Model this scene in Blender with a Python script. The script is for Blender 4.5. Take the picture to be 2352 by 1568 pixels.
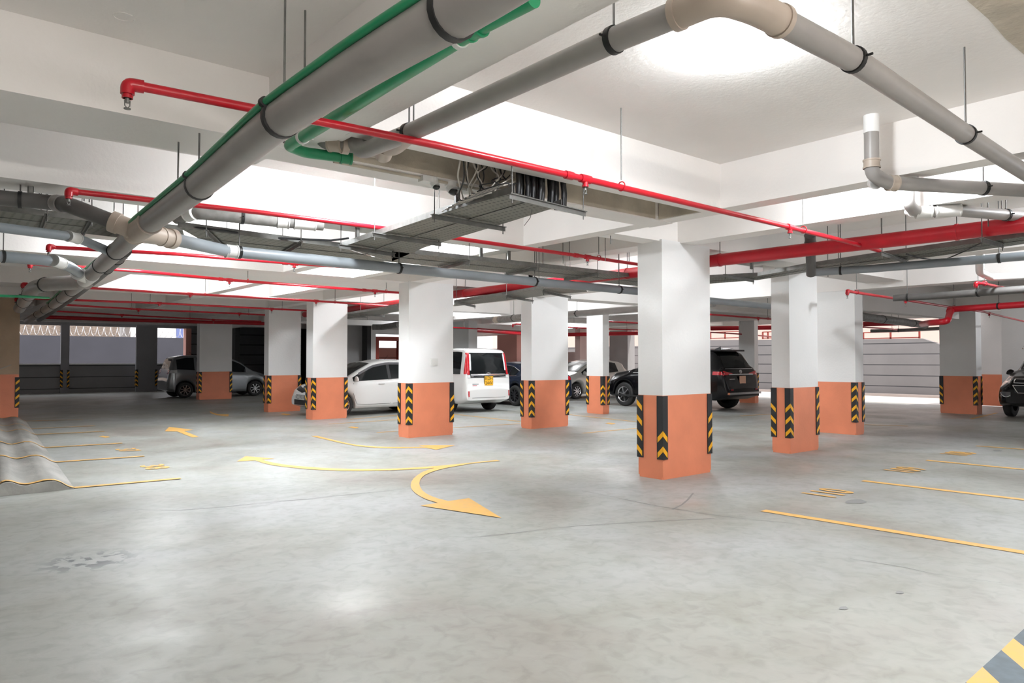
import bpy, bmesh, math, random
from mathutils import Vector, Matrix
for o in list(bpy.data.objects): bpy.data.objects.remove(o, do_unlink=True)
SC = bpy.context.scene; COL = SC.collection
R = random.Random(7)
# ---------------- camera ----------------
FPX, CAMH = 1660.0, 1.5
PITCH, YAW = math.atan(42/FPX), math.radians(39.6)
cam = bpy.data.cameras.new('camera'); camo = bpy.data.objects.new('camera', cam); COL.objects.link(camo)
camo.location = (0, 0, CAMH); camo.rotation_euler = (math.pi/2 + PITCH, 0, -YAW)
cam.sensor_width = 36; cam.lens = FPX/2352*36; cam.clip_start = .05; cam.clip_end = 300
SC.camera = camo
# ---------------- world, sun, exposure ----------------
w = bpy.data.worlds.new('world'); SC.world = w; w.use_nodes = True
bg = w.node_tree.nodes['Background']; bg.inputs[0].default_value = (.93, .95, 1, 1); bg.inputs[1].default_value = 1.5
sun = bpy.data.lights.new('sun', 'SUN'); sun.energy = 2.5; sun.angle = math.radians(2); sun.color = (1, .96, .9)
suno = bpy.data.objects.new('sun', sun); COL.objects.link(suno); suno.rotation_euler = (math.radians(25), math.radians(12), 0)
SC.view_settings.view_transform = 'Standard'; SC.view_settings.look = 'None'
SC.view_settings.exposure = 0.5; SC.view_settings.gamma = 1; SC.view_settings.use_curve_mapping = False
SC.cycles.use_denoising = True; SC.cycles.max_bounces = 8; SC.cycles.diffuse_bounces = 5; SC.cycles.sample_clamp_indirect = 6
LAMP = 208.0      # strength of the bulkhead lamps' diffusers
# ---------------- pixel -> place ----------------
_f0 = Vector((math.sin(YAW), math.cos(YAW), 0)); _rt = Vector((math.cos(YAW), -math.sin(YAW), 0)); _z = Vector((0, 0, 1))
_fw = _f0*math.cos(PITCH) + _z*math.sin(PITCH); _up = -_f0*math.sin(PITCH) + _z*math.cos(PITCH)
_C = Vector((0, 0, CAMH))
def ray(x, y): return _fw + _rt*((x-1176)/FPX) + _up*((784-y)/FPX)
def P(x, y, z=0.0):
    d = ray(x, y); return _C + d*((z-CAMH)/d.z)
def PY(x, y, Y): d = ray(x, y); return _C + d*(Y/d.y)
def PX(x, y, X): d = ray(x, y); return _C + d*(X/d.x)
# ---------------- materials ----------------
MATS = {}
def mat(name, col, rough=.6, metal=0, noise=0, nscale=4, bump=0, bscale=60, col2=None, emit=None, estr=0, spec=.5, coat=0, lo=.35, hi=.7, stretch=(1,1,1)):
    m = bpy.data.materials.new(name); m.use_nodes = True; nt = m.node_tree; b = nt.nodes['Principled BSDF']
    b.inputs['Base Color'].default_value = (*col, 1); b.inputs['Roughness'].default_value = rough
    b.inputs['Metallic'].default_value = metal; b.inputs['Specular IOR Level'].default_value = spec
    b.inputs['Coat Weight'].default_value = coat; b.inputs['Coat Roughness'].default_value = .05
    if emit: b.inputs['Emission Color'].default_value = (*emit, 1); b.inputs['Emission Strength'].default_value = estr
    if noise or bump:
        g = nt.nodes.new('ShaderNodeNewGeometry'); mp = nt.nodes.new('ShaderNodeMapping'); mp.inputs['Scale'].default_value = stretch
        nt.links.new(g.outputs['Position'], mp.inputs['Vector'])
    if noise:
        n = nt.nodes.new('ShaderNodeTexNoise'); n.inputs['Scale'].default_value = nscale; n.inputs['Detail'].default_value = 6
        nt.links.new(mp.outputs[0], n.inputs['Vector'])
        r = nt.nodes.new('ShaderNodeValToRGB'); c2 = col2 or tuple(c*(1-noise) for c in col)
        r.color_ramp.elements[0].position = lo; r.color_ramp.elements[0].color = (*c2, 1)
        r.color_ramp.elements[1].position = hi; r.color_ramp.elements[1].color = (*col, 1)
        nt.links.new(n.outputs['Fac'], r.inputs['Fac']); nt.links.new(r.outputs[0], b.inputs['Base Color'])
    if bump:
        n2 = nt.nodes.new('ShaderNodeTexNoise'); n2.inputs['Scale'].default_value = bscale; n2.inputs['Detail'].default_value = 3
        nt.links.new(mp.outputs[0], n2.inputs['Vector'])
        bn = nt.nodes.new('ShaderNodeBump'); bn.inputs['Strength'].default_value = bump; bn.inputs['Distance'].default_value = .02
        nt.links.new(n2.outputs['Fac'], bn.inputs['Height']); nt.links.new(bn.outputs[0], b.inputs['Normal'])
    MATS[name] = m; return m
WHITE = mat('white_paint', (.89, .885, .88), .55, noise=.05, nscale=1.2, bump=.12, bscale=25)
CEIL = mat('ceiling_paint', (.91, .875, .85), .7, noise=.07, nscale=.9, bump=.1, bscale=30)
ORANGE = mat('orange_paint', (.87, .285, .15), .5, noise=.12, nscale=2.2, bump=.1, bscale=30)
RAW = mat('raw_plaster', (.62, .55, .45), .85, noise=.3, nscale=3.5, bump=.4, bscale=18)
TAN = mat('tan_plaster', (.62, .47, .33), .8, noise=.22, nscale=1.5, bump=.2, bscale=20)
GREYW = mat('grey_render', (.40, .39, .39), .8, noise=.12, nscale=1.5, bump=.15, bscale=20)
DARKW = mat('dark_grey_render', (.30, .30, .32), .8, noise=.1, nscale=1.5)  # dark grey for the columns between the yard openings
SALMON = mat('salmon_paint', (.80, .42, .36), .7, noise=.08, nscale=1)
PINK = mat('pale_pink_paint', (.70, .52, .49), .7, noise=.08, nscale=1)
DKRED = mat('dark_red_paint', (.33, .045, .03), .5)
PVC = mat('grey_pvc', (.355, .335, .32), .38, noise=.12, nscale=5, spec=.5)
PVCB = mat('blue_grey_pvc', (.27, .30, .325), .38, noise=.1, nscale=5)
PVCOLD = mat('dusty_pvc', (.30, .29, .275), .6, noise=.35, nscale=9)
PVCD = mat('dark_pvc', (.115, .11, .105), .45, noise=.2, nscale=6)
FITT = mat('pvc_fitting', (.50, .42, .35), .42, noise=.1, nscale=6)
FITW = mat('white_pvc_fitting', (.74, .73, .71), .42, noise=.08, nscale=6)
GREEN = mat('green_pipe_plastic', (.02, .30, .13), .35, noise=.15, nscale=6)
RED = mat('red_pipe_paint', (.50, .006, .018), .33, noise=.12, nscale=6)
STEEL = mat('galvanised_steel', (.24, .24, .23), .5, metal=.5, noise=.25, nscale=12)
RODM = mat('threaded_rod_steel', (.16, .155, .15), .5, metal=.6)
BLACK = mat('black_rubber', (.018, .018, .02), .55)
CLAMP = mat('clamp_rubber', (.012, .012, .012), .5)
YELLOW = mat('reflective_yellow', (.95, .46, .01), .45)
PAINTY = mat('floor_paint_yellow', (.74, .42, .11), .6, noise=.2, nscale=14, col2=(.66, .40, .14), lo=.3, hi=.6)
PAINTD = mat('floor_paint_slate', (.10, .135, .16), .55, noise=.3, nscale=10)
GLOW = mat('lamp_diffuser', (1, 1, 1), .5, emit=(.92, .965, 1), estr=LAMP)
CABLEB = mat('black_cable', (.02, .02, .022), .45)
CABLEW = mat('pale_cable', (.6, .55, .5), .5)
PLASW = mat('white_plastic', (.8, .8, .78), .4)
DOMEB = mat('smoked_dome', (.02, .02, .02), .1, coat=.5)
CHROME = mat('chrome', (.75, .75, .76), .12, metal=1)
SKYW = mat('white_house_paint', (.85, .85, .85), .7)
BLUE = mat('blue_house_paint', (.16, .2, .42), .7)
BRICK = mat('weathered_stone', (.42, .33, .27), .9, noise=.6, nscale=6, stretch=(1, 1, 5), bump=.4, bscale=12)
# perforated tray steel
def perf():
    m = mat('perforated_steel', (.2, .2, .18), .55, metal=.3); nt = m.node_tree; b = nt.nodes['Principled BSDF']
    g = nt.nodes.new('ShaderNodeNewGeometry'); v = nt.nodes.new('ShaderNodeTexVoronoi'); v.inputs['Scale'].default_value = 16; v.inputs['Randomness'].default_value = .12
    mp = nt.nodes.new('ShaderNodeMapping'); mp.inputs['Scale'].default_value = (.8, 1.15, 0); nt.links.new(g.outputs['Position'], mp.inputs[0]); nt.links.new(mp.outputs[0], v.inputs['Vector'])
    r = nt.nodes.new('ShaderNodeValToRGB'); r.color_ramp.elements[0].position = .17; r.color_ramp.elements[0].color = (.02, .02, .018, 1)
    r.color_ramp.elements[1].position = .22; r.color_ramp.elements[1].color = (.19, .19, .165, 1)
    nt.links.new(v.outputs['Distance'], r.inputs['Fac']); nt.links.new(r.outputs[0], b.inputs['Base Color']); return m
PERF = perf()
# ribbed/panelled render with dark horizontal grooves
def grooved(name, base, rows, z0, dark=(.05, .05, .055)):
    m = mat(name, base, .75, noise=.1, nscale=1.2); nt = m.node_tree; b = nt.nodes['Principled BSDF']
    g = nt.nodes.new('ShaderNodeNewGeometry'); s = nt.nodes.new('ShaderNodeSeparateXYZ'); nt.links.new(g.outputs['Position'], s.inputs[0])
    def mth(op, a, c=None):
        n = nt.nodes.new('ShaderNodeMath'); n.operation = op
        nt.links.new(a, n.inputs[0]) if hasattr(a, 'is_linked') or hasattr(a, 'links') else None
        if c is not None: n.inputs[1].default_value = c
        return n.outputs[0]
    f = mth('SUBTRACT', s.outputs['Z'], z0); f = mth('DIVIDE', f, rows); f = mth('FRACT', f); f = mth('LESS_THAN', f, .035/rows)
    mx = nt.nodes.new('ShaderNodeMix'); mx.data_type = 'RGBA'; nt.links.new(f, mx.inputs['Factor'])
    src = b.inputs['Base Color'].links[0].from_socket; nt.links.new(src, mx.inputs['A']); mx.inputs['B'].default_value = (*dark, 1)
    nt.links.new(mx.outputs['Result'], b.inputs['Base Color']); return m
# floor: power-floated concrete
def floor_mat():
    m = bpy.data.materials.new('floated_concrete'); m.use_nodes = True; nt = m.node_tree; b = nt.nodes['Principled BSDF']; N = nt.nodes.new; L = nt.links.new
    g = N('ShaderNodeNewGeometry')
    def noise(sc, det, stretch=(1, 1, 1), rot=0, dist=0):
        mp = N('ShaderNodeMapping'); mp.inputs['Scale'].default_value = stretch; mp.inputs['Rotation'].default_value = (0, 0, rot); L(g.outputs['Position'], mp.inputs[0])
        n = N('ShaderNodeTexNoise'); n.inputs['Scale'].default_value = sc; n.inputs['Detail'].default_value = det; n.inputs['Distortion'].default_value = dist; L(mp.outputs[0], n.inputs['Vector']); return n.outputs['Fac']
    def ramp(fac, stops):
        r = N('ShaderNodeValToRGB'); e = r.color_ramp.elements
        e[0].position, e[0].color = stops[0][0], (*stops[0][1], 1); e[1].position, e[1].color = stops[-1][0], (*stops[-1][1], 1)
        for p, c in stops[1:-1]: x = e.new(p); x.color = (*c, 1)
        L(fac, r.inputs['Fac']); return r.outputs[0]
    def mix(fac, a, c, mode='MIX'):
        x = N('ShaderNodeMix'); x.data_type = 'RGBA'; x.blend_type = mode
        if isinstance(fac, float): x.inputs['Factor'].default_value = fac
        else: L(fac, x.inputs['Factor'])
        L(a, x.inputs['A']); L(c, x.inputs['B']); return x.outputs['Result']
    base = ramp(noise(.45, 5, dist=.6), [(.30, (.29, .27, .245)), (.44, (.345, .35, .32)), (.56, (.375, .385, .37)), (.72, (.425, .43, .43))])
    streak = ramp(noise(1.5, 8, (1, 1, 1), 0, 1.2), [(.28, (.86, .85, .82)), (.5, (1, 1, 1)), (.8, (1.04, 1.04, 1.04))])
    fine = ramp(noise(9, 8, (1, 1, 1), 0, .8), [(.32, (.86, .86, .85)), (.52, (1, 1, 1)), (.75, (1.05, 1.05, 1.05))])
    spots = ramp(noise(9, 2), [(.20, (.7, .7, .68)), (.25, (1, 1, 1))])
    c = mix(1.0, base, streak, 'MULTIPLY'); c = mix(1.0, c, fine, 'MULTIPLY'); 
    # the dark damp-looking stain near the camera
    sp = P(205, 1287); vd = N('ShaderNodeVectorMath'); vd.operation = 'DISTANCE'; L(g.outputs['Position'], vd.inputs[0]); vd.inputs[1].default_value = sp
    msk = ramp(vd.outputs['Value'], [(.12, (1, 1, 1)), (.38, (0, 0, 0))]); nz = ramp(noise(8, 6, (1, 1, 1), 0, .4), [(.50, (0, 0, 0)), (.54, (1, 1, 1))])
    mk = mix(1.0, msk, nz, 'MULTIPLY'); dk = N('ShaderNodeRGB'); dk.outputs[0].default_value = (.13, .14, .14, 1)
    c = mix(mk, c, dk.outputs[0]); L(c, b.inputs['Base Color'])
    rr = ramp(noise(.9, 6, (1, 1, 1), 0, .8), [(.3, (.34, .34, .34)), (.7, (.58, .58, .58))]); L(rr, b.inputs['Roughness'])
    b.inputs['Specular IOR Level'].default_value = .42
    bn = N('ShaderNodeBump'); bn.inputs['Strength'].default_value = .22; bn.inputs['Distance'].default_value = .01; L(noise(7, 8, (1, 1, 1), 0, 1.0), bn.inputs['Height']); L(bn.outputs[0], b.inputs['Normal'])
    return m
FLOOR = floor_mat()
# ---------------- mesh helpers ----------------
class MB:
    def __init__(s): s.v = []; s.f = []; s.mi = []; s.sm = []
    def add(s, vs, fs, mi=0, smooth=False):
        k = len(s.v); s.v += [tuple(v) for v in vs]
        for f in fs: s.f.append([k+i for i in f]); s.mi.append(mi); s.sm.append(smooth)
    def box(s, a, b, mi=0):
        x0, y0, z0 = a; x1, y1, z1 = b
        s.add([(x0,y0,z0),(x1,y0,z0),(x1,y1,z0),(x0,y1,z0),(x0,y0,z1),(x1,y0,z1),(x1,y1,z1),(x0,y1,z1)],
              [(0,3,2,1),(4,5,6,7),(0,1,5,4),(1,2,6,5),(2,3,7,6),(3,0,4,7)], mi); return s
    def prism(s, pts, z0, z1, mi=0):
        n = len(pts); vs = [(p[0], p[1], z0) for p in pts] + [(p[0], p[1], z1) for p in pts]
        s.add(vs, [tuple(range(n-1, -1, -1)), tuple(range(n, 2*n))] + [(i, (i+1) % n, n+(i+1) % n, n+i) for i in range(n)], mi); return s
    def tube(s, pts, r, seg=12, mi=0, caps=True):
        pts = [Vector(p) for p in pts]; rs = r if isinstance(r, (list, tuple)) else [r]*len(pts)
        t = [(pts[min(i+1, len(pts)-1)] - pts[max(i-1, 0)]).normalized() for i in range(len(pts))]
        n = t[0].orthogonal().normalized(); rings = []; vs = []
        for i, p in enumerate(pts):
            if i:
                ax = t[i-1].cross(t[i])
                if ax.length > 1e-6: n = Matrix.Rotation(t[i-1].angle(t[i]), 3, ax.normalized()) @ n
            b = t[i].cross(n).normalized()
            vs += [p + (n*math.cos(a) + b*math.sin(a))*rs[i] for a in [2*math.pi*k/seg for k in range(seg)]]
        fs = [(i*seg+k, i*seg+(k+1) % seg, (i+1)*seg+(k+1) % seg, (i+1)*seg+k) for i in range(len(pts)-1) for k in range(seg)]
        s.add(vs, fs, mi, True)
        if caps:
            m = len(pts)-1
            s.add(vs[:seg], [tuple(range(seg-1, -1, -1))], mi); s.add(vs[m*seg:], [tuple(range(seg))], mi)
        return s
    def bar(s, a, b, w, h, mi=0):   # rectangular bar between two points, w sideways, h upwards
        a, b = Vector(a), Vector(b); d = (b-a).normalized(); sd = d.cross(_z); sd = sd.normalized() if sd.length > 1e-5 else Vector((1, 0, 0)); u = sd.cross(d)
        vs = [p + sd*i*w/2 + u*j*h/2 for p in (a, b) for i, j in ((-1,-1),(1,-1),(1,1),(-1,1))]
        s.add(vs, [(3,2,1,0),(4,5,6,7),(0,1,5,4),(1,2,6,5),(2,3,7,6),(3,0,4,7)], mi); return s
    def dome(s, c, r, h, seg=24, rings=6, mi=0, down=True):
        vs = []; c = Vector(c); sg = -1 if down else 1
        for i in range(rings+1):
            a = math.pi/2*i/rings
            vs += [c + Vector((r*math.cos(a)*math.cos(2*math.pi*k/seg), r*math.cos(a)*math.sin(2*math.pi*k/seg), sg*h*math.sin(a))) for k in range(seg)]
        s.add(vs, [(i*seg+k, i*seg+(k+1) % seg, (i+1)*seg+(k+1) % seg, (i+1)*seg+k) for i in range(rings) for k in range(seg)], mi, True); return s
    def build(s, name, mats, parent=None, local=False):
        mats = mats if isinstance(mats, (list, tuple)) else [mats]
        vs = [Vector(v) for v in s.v]
        if parent is not None:
            off = Vector((0, 0, 0)) if local else wloc(parent); loc = Vector((0, 0, 0))
        else:
            xs = [v.x for v in vs]; ys = [v.y for v in vs]; off = Vector(((min(xs)+max(xs))/2, (min(ys)+max(ys))/2, min(v.z for v in vs))); loc = off.copy()
        me = bpy.data.meshes.new(name); me.from_pydata([v-off for v in vs], [], s.f)
        for m in mats: me.materials.append(m)
        me.polygons.foreach_set('material_index', s.mi); me.polygons.foreach_set('use_smooth', s.sm); me.update()
        o = bpy.data.objects.new(name, me); COL.objects.link(o); o.location = loc
        if parent is not None: o.parent = parent
        bm = bmesh.new(); bm.from_mesh(me); bmesh.ops.recalc_face_normals(bm, faces=bm.faces); bm.to_mesh(me); bm.free()
        return o
def wloc(o):
    l = Vector(o.location)
    while o.parent: o = o.parent; l += Vector(o.location)
    return l
def tag(o, label=None, cat=None, group=None, kind=None):
    if label: o['label'] = label
    if cat: o['category'] = cat
    if group: o['group'] = group
    if kind: o['kind'] = kind
    return o
def empty(name, loc, label, cat, group=None, rz=0):
    o = bpy.data.objects.new(name, None); COL.objects.link(o); o.location = loc; o.rotation_euler = (0, 0, rz); o.empty_display_size = .2
    return tag(o, label, cat, group)
def children(o): return [c for c in bpy.data.objects if c.parent is o]
def bend(pts, rad=.08, n=5):   # round the corners of a polyline
    pts = [Vector(p) for p in pts]; out = [pts[0]]
    for i in range(1, len(pts)-1):
        a, p, b = pts[i-1], pts[i], pts[i+1]; d1 = (a-p); d2 = (b-p); r = min(rad, d1.length*.45, d2.length*.45)
        p1 = p + d1.normalized()*r; p2 = p + d2.normalized()*r
        for k in range(n+1):
            t = k/n; out.append(p1*(1-t)**2 + p*2*t*(1-t) + p2*t*t)
    out.append(pts[-1]); return out
# ================= SETTING =================
ZB, ZS = 3.0, 3.45
fl = MB(); fl.box((-8, -8, -.2), (26.3, 38.6, 0)); tag(fl.build('floor', FLOOR), kind='structure')
yd = MB(); yd.box((26.3, -8, -.24), (33, 46, -.04)); yd.box((-8, 38.6, -.24), (26.3, 60, -.04)); tag(yd.build('floor_outside', mat('yard_concrete', (.62, .58, .55), .8, noise=.15, nscale=2)), kind='structure')
ce = MB(); ce.box((-8, -8, ZS), (26.3, 38.6, ZS+.25))
def beam(x0, x1, y0, y1, z=ZB, mi=0): ce.box((x0, y0, z), (x1, y1, ZS+.01), mi)
# beams running across (along X)
beam(2.2, 6.2, 4.2, 4.41); beam(1.9, 6.42, 4.97, 5.3); beam(-8, 2.0, 4.88, 5.53, ZB+.001)
beam(6.4, 14.5, 5.82, 6.1, ZB+.002); beam(8.3, 14.5, 6.1, 6.5, ZB+.0025)
beam(-8, 6.42, 7.22, 7.7); beam(-8, 6.3, 9.75, 10.2); beam(-8, 10.5, 12.0, 14.0); beam(10.4, 26.3, 11.85, 12.4, 2.9)
beam(-8, 10.5, 17.0, 18.0); beam(10.5, 26.3, 17.6, 18.1, 2.95); beam(-8, 26.3, 20.6, 21.2); beam(-8, 26.3, 24.0, 24.5); beam(-8, 26.3, 28.2, 28.8); beam(-8, 26.3, 33, 33.6)
beam(14.9, 22.1, 7.45, 7.75, 2.62); beam(14.9, 26.3, 2.5, 2.9, 2.9)
# beams running away (along Y)
beam(1.86, 2.25, -8, 4.98, ZB+.003); beam(6.17, 6.40, -8, 12.1, ZB+.004); beam(4.85, 5.08, 7.6, 12.1, ZB+.003); beam(5.12, 5.36, 13.9, 24.1, ZB+.003)
beam(6.52, 6.8, 13.9, 17.1, ZB+.004); beam(7.6, 7.9, -8, 6.0, ZB+.005); beam(7.35, 7.7, 6.0, 12.1, ZB+.005); beam(7.9, 8.2, 13.9, 33, ZB+.004)
beam(10.4, 10.75, 6.3, 33, 2.88); beam(10.9, 11.3, -8, 5.9, 2.95); beam(14.47, 14.9, -8, 20.7, 2.9); beam(2.6, 2.9, 13.9, 33, ZB+.002)
beam(18.2, 18.5, 7.7, 24.1, ZB+.001); beam(21.9, 22.4, -8, 24.1, 2.86); beam(26.0, 26.3, 8.9, 38, 2.9)
ceil = ce.build('ceiling', [CEIL, RAW]); tag(ceil, kind='structure')
rp = MB(); rp.box((2.26, 4.962, 3.012), (6.1, 4.97, 3.44)); rp.box((6.155, 4.412, 3.012), (6.168, 4.962, 3.44)); tag(rp.build('trim_1', RAW), kind='structure')
cr = MB(); cc = P(285, 38, ZS)
cr.tube([cc+Vector((.055*math.cos(a), .055*math.sin(a), -.002)) for a in [2*math.pi*k/20 for k in range(18)]], .003, 5); tag(cr.build('trim_2', CEIL), kind='structure')
rq = MB(); q = [P(x, y, ZS) for x, y in ((2222, 0), (2270, 42), (2310, 88), (2352, 124), (2700, 300), (2900, -200), (2100, -200))]; rq.prism([(v.x, v.y) for v in q], ZS-.004, ZS); tag(rq.build('trim_9', RAW), kind='structure')
# walls around
tag(MB().box((-8.2, -8.2, 0), (26.3, -8, ZS)).build('wall_front', WHITE), kind='structure')
tag(MB().box((-8.2, -8, 0), (-8, 38.6, ZS)).build('wall_left', WHITE), kind='structure')
# back wall with the openings on to the yard
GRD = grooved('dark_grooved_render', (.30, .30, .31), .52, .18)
wb = MB(); YW = 38.0
def wseg(x0, x1, z0, z1, mi=0): wb.box((x0, YW, z0), (x1, YW+.2, z1), mi)
wseg(-8, 10.6, 0, 1.28); wseg(-8, 26.3, 3.05, ZS); wseg(10.6, 20.2, 0, 3.05)
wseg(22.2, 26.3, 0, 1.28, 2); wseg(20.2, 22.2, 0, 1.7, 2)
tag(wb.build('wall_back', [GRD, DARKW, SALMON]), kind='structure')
tag(MB().box((-8, 37.9, 1.275), (10.6, 38.25, 1.33)).build('trim_3', WHITE), kind='structure')
tag(MB().box((10.35, 37.8, 1.28), (10.6, 38.25, 3.05)).build('trim_4', SALMON), kind='structure')
# unlit store: darkness behind the silver car is put into the wall colour
ds = MB(); ds.box((11.2, 33.2, 0), (11.4, 38, ZS)); ds.box((16.4, 30.5, 0), (16.6, 38, ZS)); tag(ds.build('wall_store', mat('store_shade', (.05, .05, .052), .9)), kind='structure')
# solid wall with white pier and the red framed opening (behind the white hatchback)
def az(px): return YAW + math.atan((px-1176)/FPX)
def xat(px, Y): return Y*math.tan(az(px))
YR = 31.0
g1 = MB(); g1.box((xat(799, YR)-1.6, YR, 0), (xat(833, YR), YR+.25, ZS)); tag(g1.build('wall_middle', GREYW), kind='structure')
g2 = MB(); x0 = xat(832, YR); x1 = xat(856, YR)
g2.box((x0, YR-.3, 0), (x1, YR+.3, 2.75)); g2.box((x0, YR-.35, 2.75), (x1+2.2, YR+.3, 2.95)); tag(g2.build('trim_5', WHITE), kind='structure')
g3 = MB(); x0 = xat(856, YR); x1 = xat(868, YR); x2 = xat(915, YR)
g3.box((x0, YR-.1, 0), (x1, YR+.2, 2.62)); g3.box((x1, YR-.1, 2.42), (x2+.5, YR+.2, 2.62)); g3.box((x2, YR-.1, 0), (x2+.08, YR+.2, 2.5)); tag(g3.build('trim_6', DKRED), kind='structure')
SG = grooved('salmon_grooved_wall', (.70, .32, .27), .52, 1.08, (.25, .1, .09))
tag(MB().box((18, 34.5, 0), (26.0, 34.7, 2.15)).build('wall_salmon', SG), kind='structure')
# far right: grey wall by the ramp, end wall and open side to the yard
XR = 27.2
r0 = MB(); ya = PX(2252, 930, XR).y; yb = PX(2325, 930, XR).y
r0.box((XR, yb, 0), (XR+.3, ya, 3.4), 0); r0.box((XR-.01, yb, 0), (XR+.29, ya, 1.02), 1)
tag(r0.build('wall_right', [WHITE, ORANGE]), kind='structure')
tag(MB().box((XR-1.0, yb-2.2, 0), (XR+.3, yb-.02, 3.4)).build('wall_pier', WHITE), kind='structure')
tag(MB().box((26.3, -8, 3.1), (29.5, ya, 3.5)).build('ceiling_porch', WHITE), kind='structure')
# open side: yard retaining wall with grooves
GW = grooved('yard_wall_render', (.27, .255, .25), .455, .36)
yw = MB(); XW = 32.2; pz = lambda px, py: PX(px, py, XW)
top = [pz(1500, 781), pz(1984, 779), pz(2118, 777), pz(2140, 784), pz(2200, 806), pz(2352, 850)]
pts = [(p.y, p.z) for p in top]
n = len(pts); vs = [(XW, y, z) for y, z in pts] + [(XW, y, -.1) for y, z in pts]; vs2 = [(XW+.3, v[1], v[2]) for v in vs]
yw.add(vs+vs2, [(i, i+1, n+i+1, n+i) for i in range(n-1)] + [(2*n+i, 3*n+i, 3*n+i+1, 2*n+i+1) for i in range(n-1)] + [(i, 2*n+i, 2*n+i+1, i+1) for i in range(n-1)])
yw.box((XW, 24, -.1), (XW+.3, 46, 2.3)); tag(yw.build('wall_yard', GW), kind='structure')
kb = MB(); kb.box((XW-.55, 8, -.05), (XW, 40, .06)); kb.box((26.3, 8, -.05), (26.42, 36, .0)); tag(kb.build('trim_7', mat('kerb_concrete', (.5, .42, .38), .8)), kind='structure')
# ================= COLUMNS =================
def guard(parent, cx, cy, sx, sy, z0=.25, z1=1.045, skip=0, wd=.085, name='corner_guard'):
    t = .014; m = MB()
    ox, oy = cx+sx*t, cy+sy*t
    m.prism([(ox, oy), (cx-sx*wd, oy), (cx-sx*wd, cy+sy*.0005), (cx+sx*.0005, cy+sy*.0005), (cx+sx*.0005, cy-sy*wd), (ox, cy-sy*wd)], z0, z1)
    k = 0; z = z1-.05
    peaks = []
    while z-.16 > z0: peaks.append(z); z -= .192
    for i, z in enumerate(peaks):
        if i < skip: continue
        h, d, e = .068, .085, .0012
        q = oy+sy*e; m.add([(ox, q, z), (cx-sx*(wd-.012), q, z-d), (cx-sx*(wd-.012), q, z-d-h), (ox, q, z-h)], [(0, 1, 2, 3)], 1)
        q = ox+sx*e; m.add([(q, oy, z), (q, cy-sy*(wd-.012), z-d), (q, cy-sy*(wd-.012), z-d-h), (q, oy, z-h)], [(0, 1, 2, 3)], 1)
    return m.build(name, [BLACK, YELLOW], parent)
def column(label, x0, y0, x1, y1, top=ZB+.02, skips=(0, 0, 0, 0), wallm=WHITE, basem=ORANGE, group=None, dado=1.05, guards=True):
    e = empty('concrete_column', ((x0+x1)/2, (y0+y1)/2, 0), label, 'column', group)
    MB().box((x0, y0, dado), (x1, y1, top)).build('shaft', wallm, e)
    m = MB(); b = .02   # slightly worn bottom corner
    m.prism([(x0+b, y0), (x1-b, y0), (x1, y0+b), (x1, y1-b), (x1-b, y1), (x0+b, y1), (x0, y1-b), (x0, y0+b)], 0, .03)
    m.box((x0, y0, .03), (x1, y1, dado)); m.build('painted_base', basem, e)
    if guards:
        for (cx, cy, sx, sy), sk in zip(((x0, y0, -1, -1), (x1, y0, 1, -1), (x0, y1, -1, 1), (x1, y1, 1, 1)), skips):
            guard(e, cx, cy, sx, sy, skip=sk)
    return e
def colpx(label, N, L, Rr, **k):   # near corner on the floor, pixel columns of the left and right edges
    n = P(*N); y1 = PX(L, 900, n.x).y; x1 = PY(Rr, 900, n.y).x
    return column(label, n.x, n.y, x1, y1, **k), (n.x, n.y, x1, y1)
cA, dA = colpx('large white column with orange base nearest the camera', (1523, 1102), 1466, 1632, skips=(2, 1, 0, 0))
cB, dB = colpx('white column with small vent plate, between hatchback and minivan', (938, 1005.8), 915.6, 1040.6, skips=(0, 1, 0, 0))
cC, dC = colpx('white column with orange base hiding the middle of the white hatchback', (717.9, 963.9), 703, 797)
cD, dD = colpx('white column just ahead of the white hatchback nose', (615.8, 946.6), 606, 690)
cE, dE = colpx('dim column in the dark bay hiding the middle of the silver car', (457.5, 918), 451, 532)
cF, dF = colpx('white column standing in front of the dark blue saloon', (1221, 985), 1197, 1305)
cG, dG = colpx('narrow white column in front of the grey hatchback', (1385, 951), 1348, 1399, skips=(1, 0, 0, 0))
cH, dH = colpx('white column behind the large one, overlapping a wide pale column', (1815.8, 1042), 1773, 1878.8, skips=(1, 0, 1, 0))
cI, dI = colpx('wide pale column close behind another column, beside the open side', (1966.5, 999), 1868, 1983.6, top=2.92)
cJ, dJ = colpx('shaded column with dark orange base next to the black car front', (2244, 952), 2159.5, 2255.4, skips=(0, 0, 1, 0))
cN, dN = colpx('distant shaded column at the tail of the black sport utility car', (1733.8, 925.7), 1698, 1742)
cM, dM = colpx('distant pinkish column behind the hood of the grey hatchback', (1332.6, 899), 1321, 1349, wallm=PINK)
cW, dW = colpx('distant white column behind the white minivan roof', (1076, 915), 1040, 1096)
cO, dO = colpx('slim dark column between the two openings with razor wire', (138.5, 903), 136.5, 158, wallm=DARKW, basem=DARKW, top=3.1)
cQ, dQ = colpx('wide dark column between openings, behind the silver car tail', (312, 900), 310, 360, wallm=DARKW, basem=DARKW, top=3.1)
e1 = P(42, 958); cK = column('tan plastered column at the left edge behind the ramp', -1.2, e1.y, e1.x, e1.y+.9, top=ZS, wallm=TAN, dado=1.12)
m = MB(); sag = [Vector((-1+2.95*t, e1.y-.03, .62+.75*t-.55*4*t*(1-t)*.3)) for t in [k/14 for k in range(15)]]
m.tube(sag, .012, 6); tag(m.build('rope', CABLEW), 'pale cord looping across the orange base of the tan column', 'rope')
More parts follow.
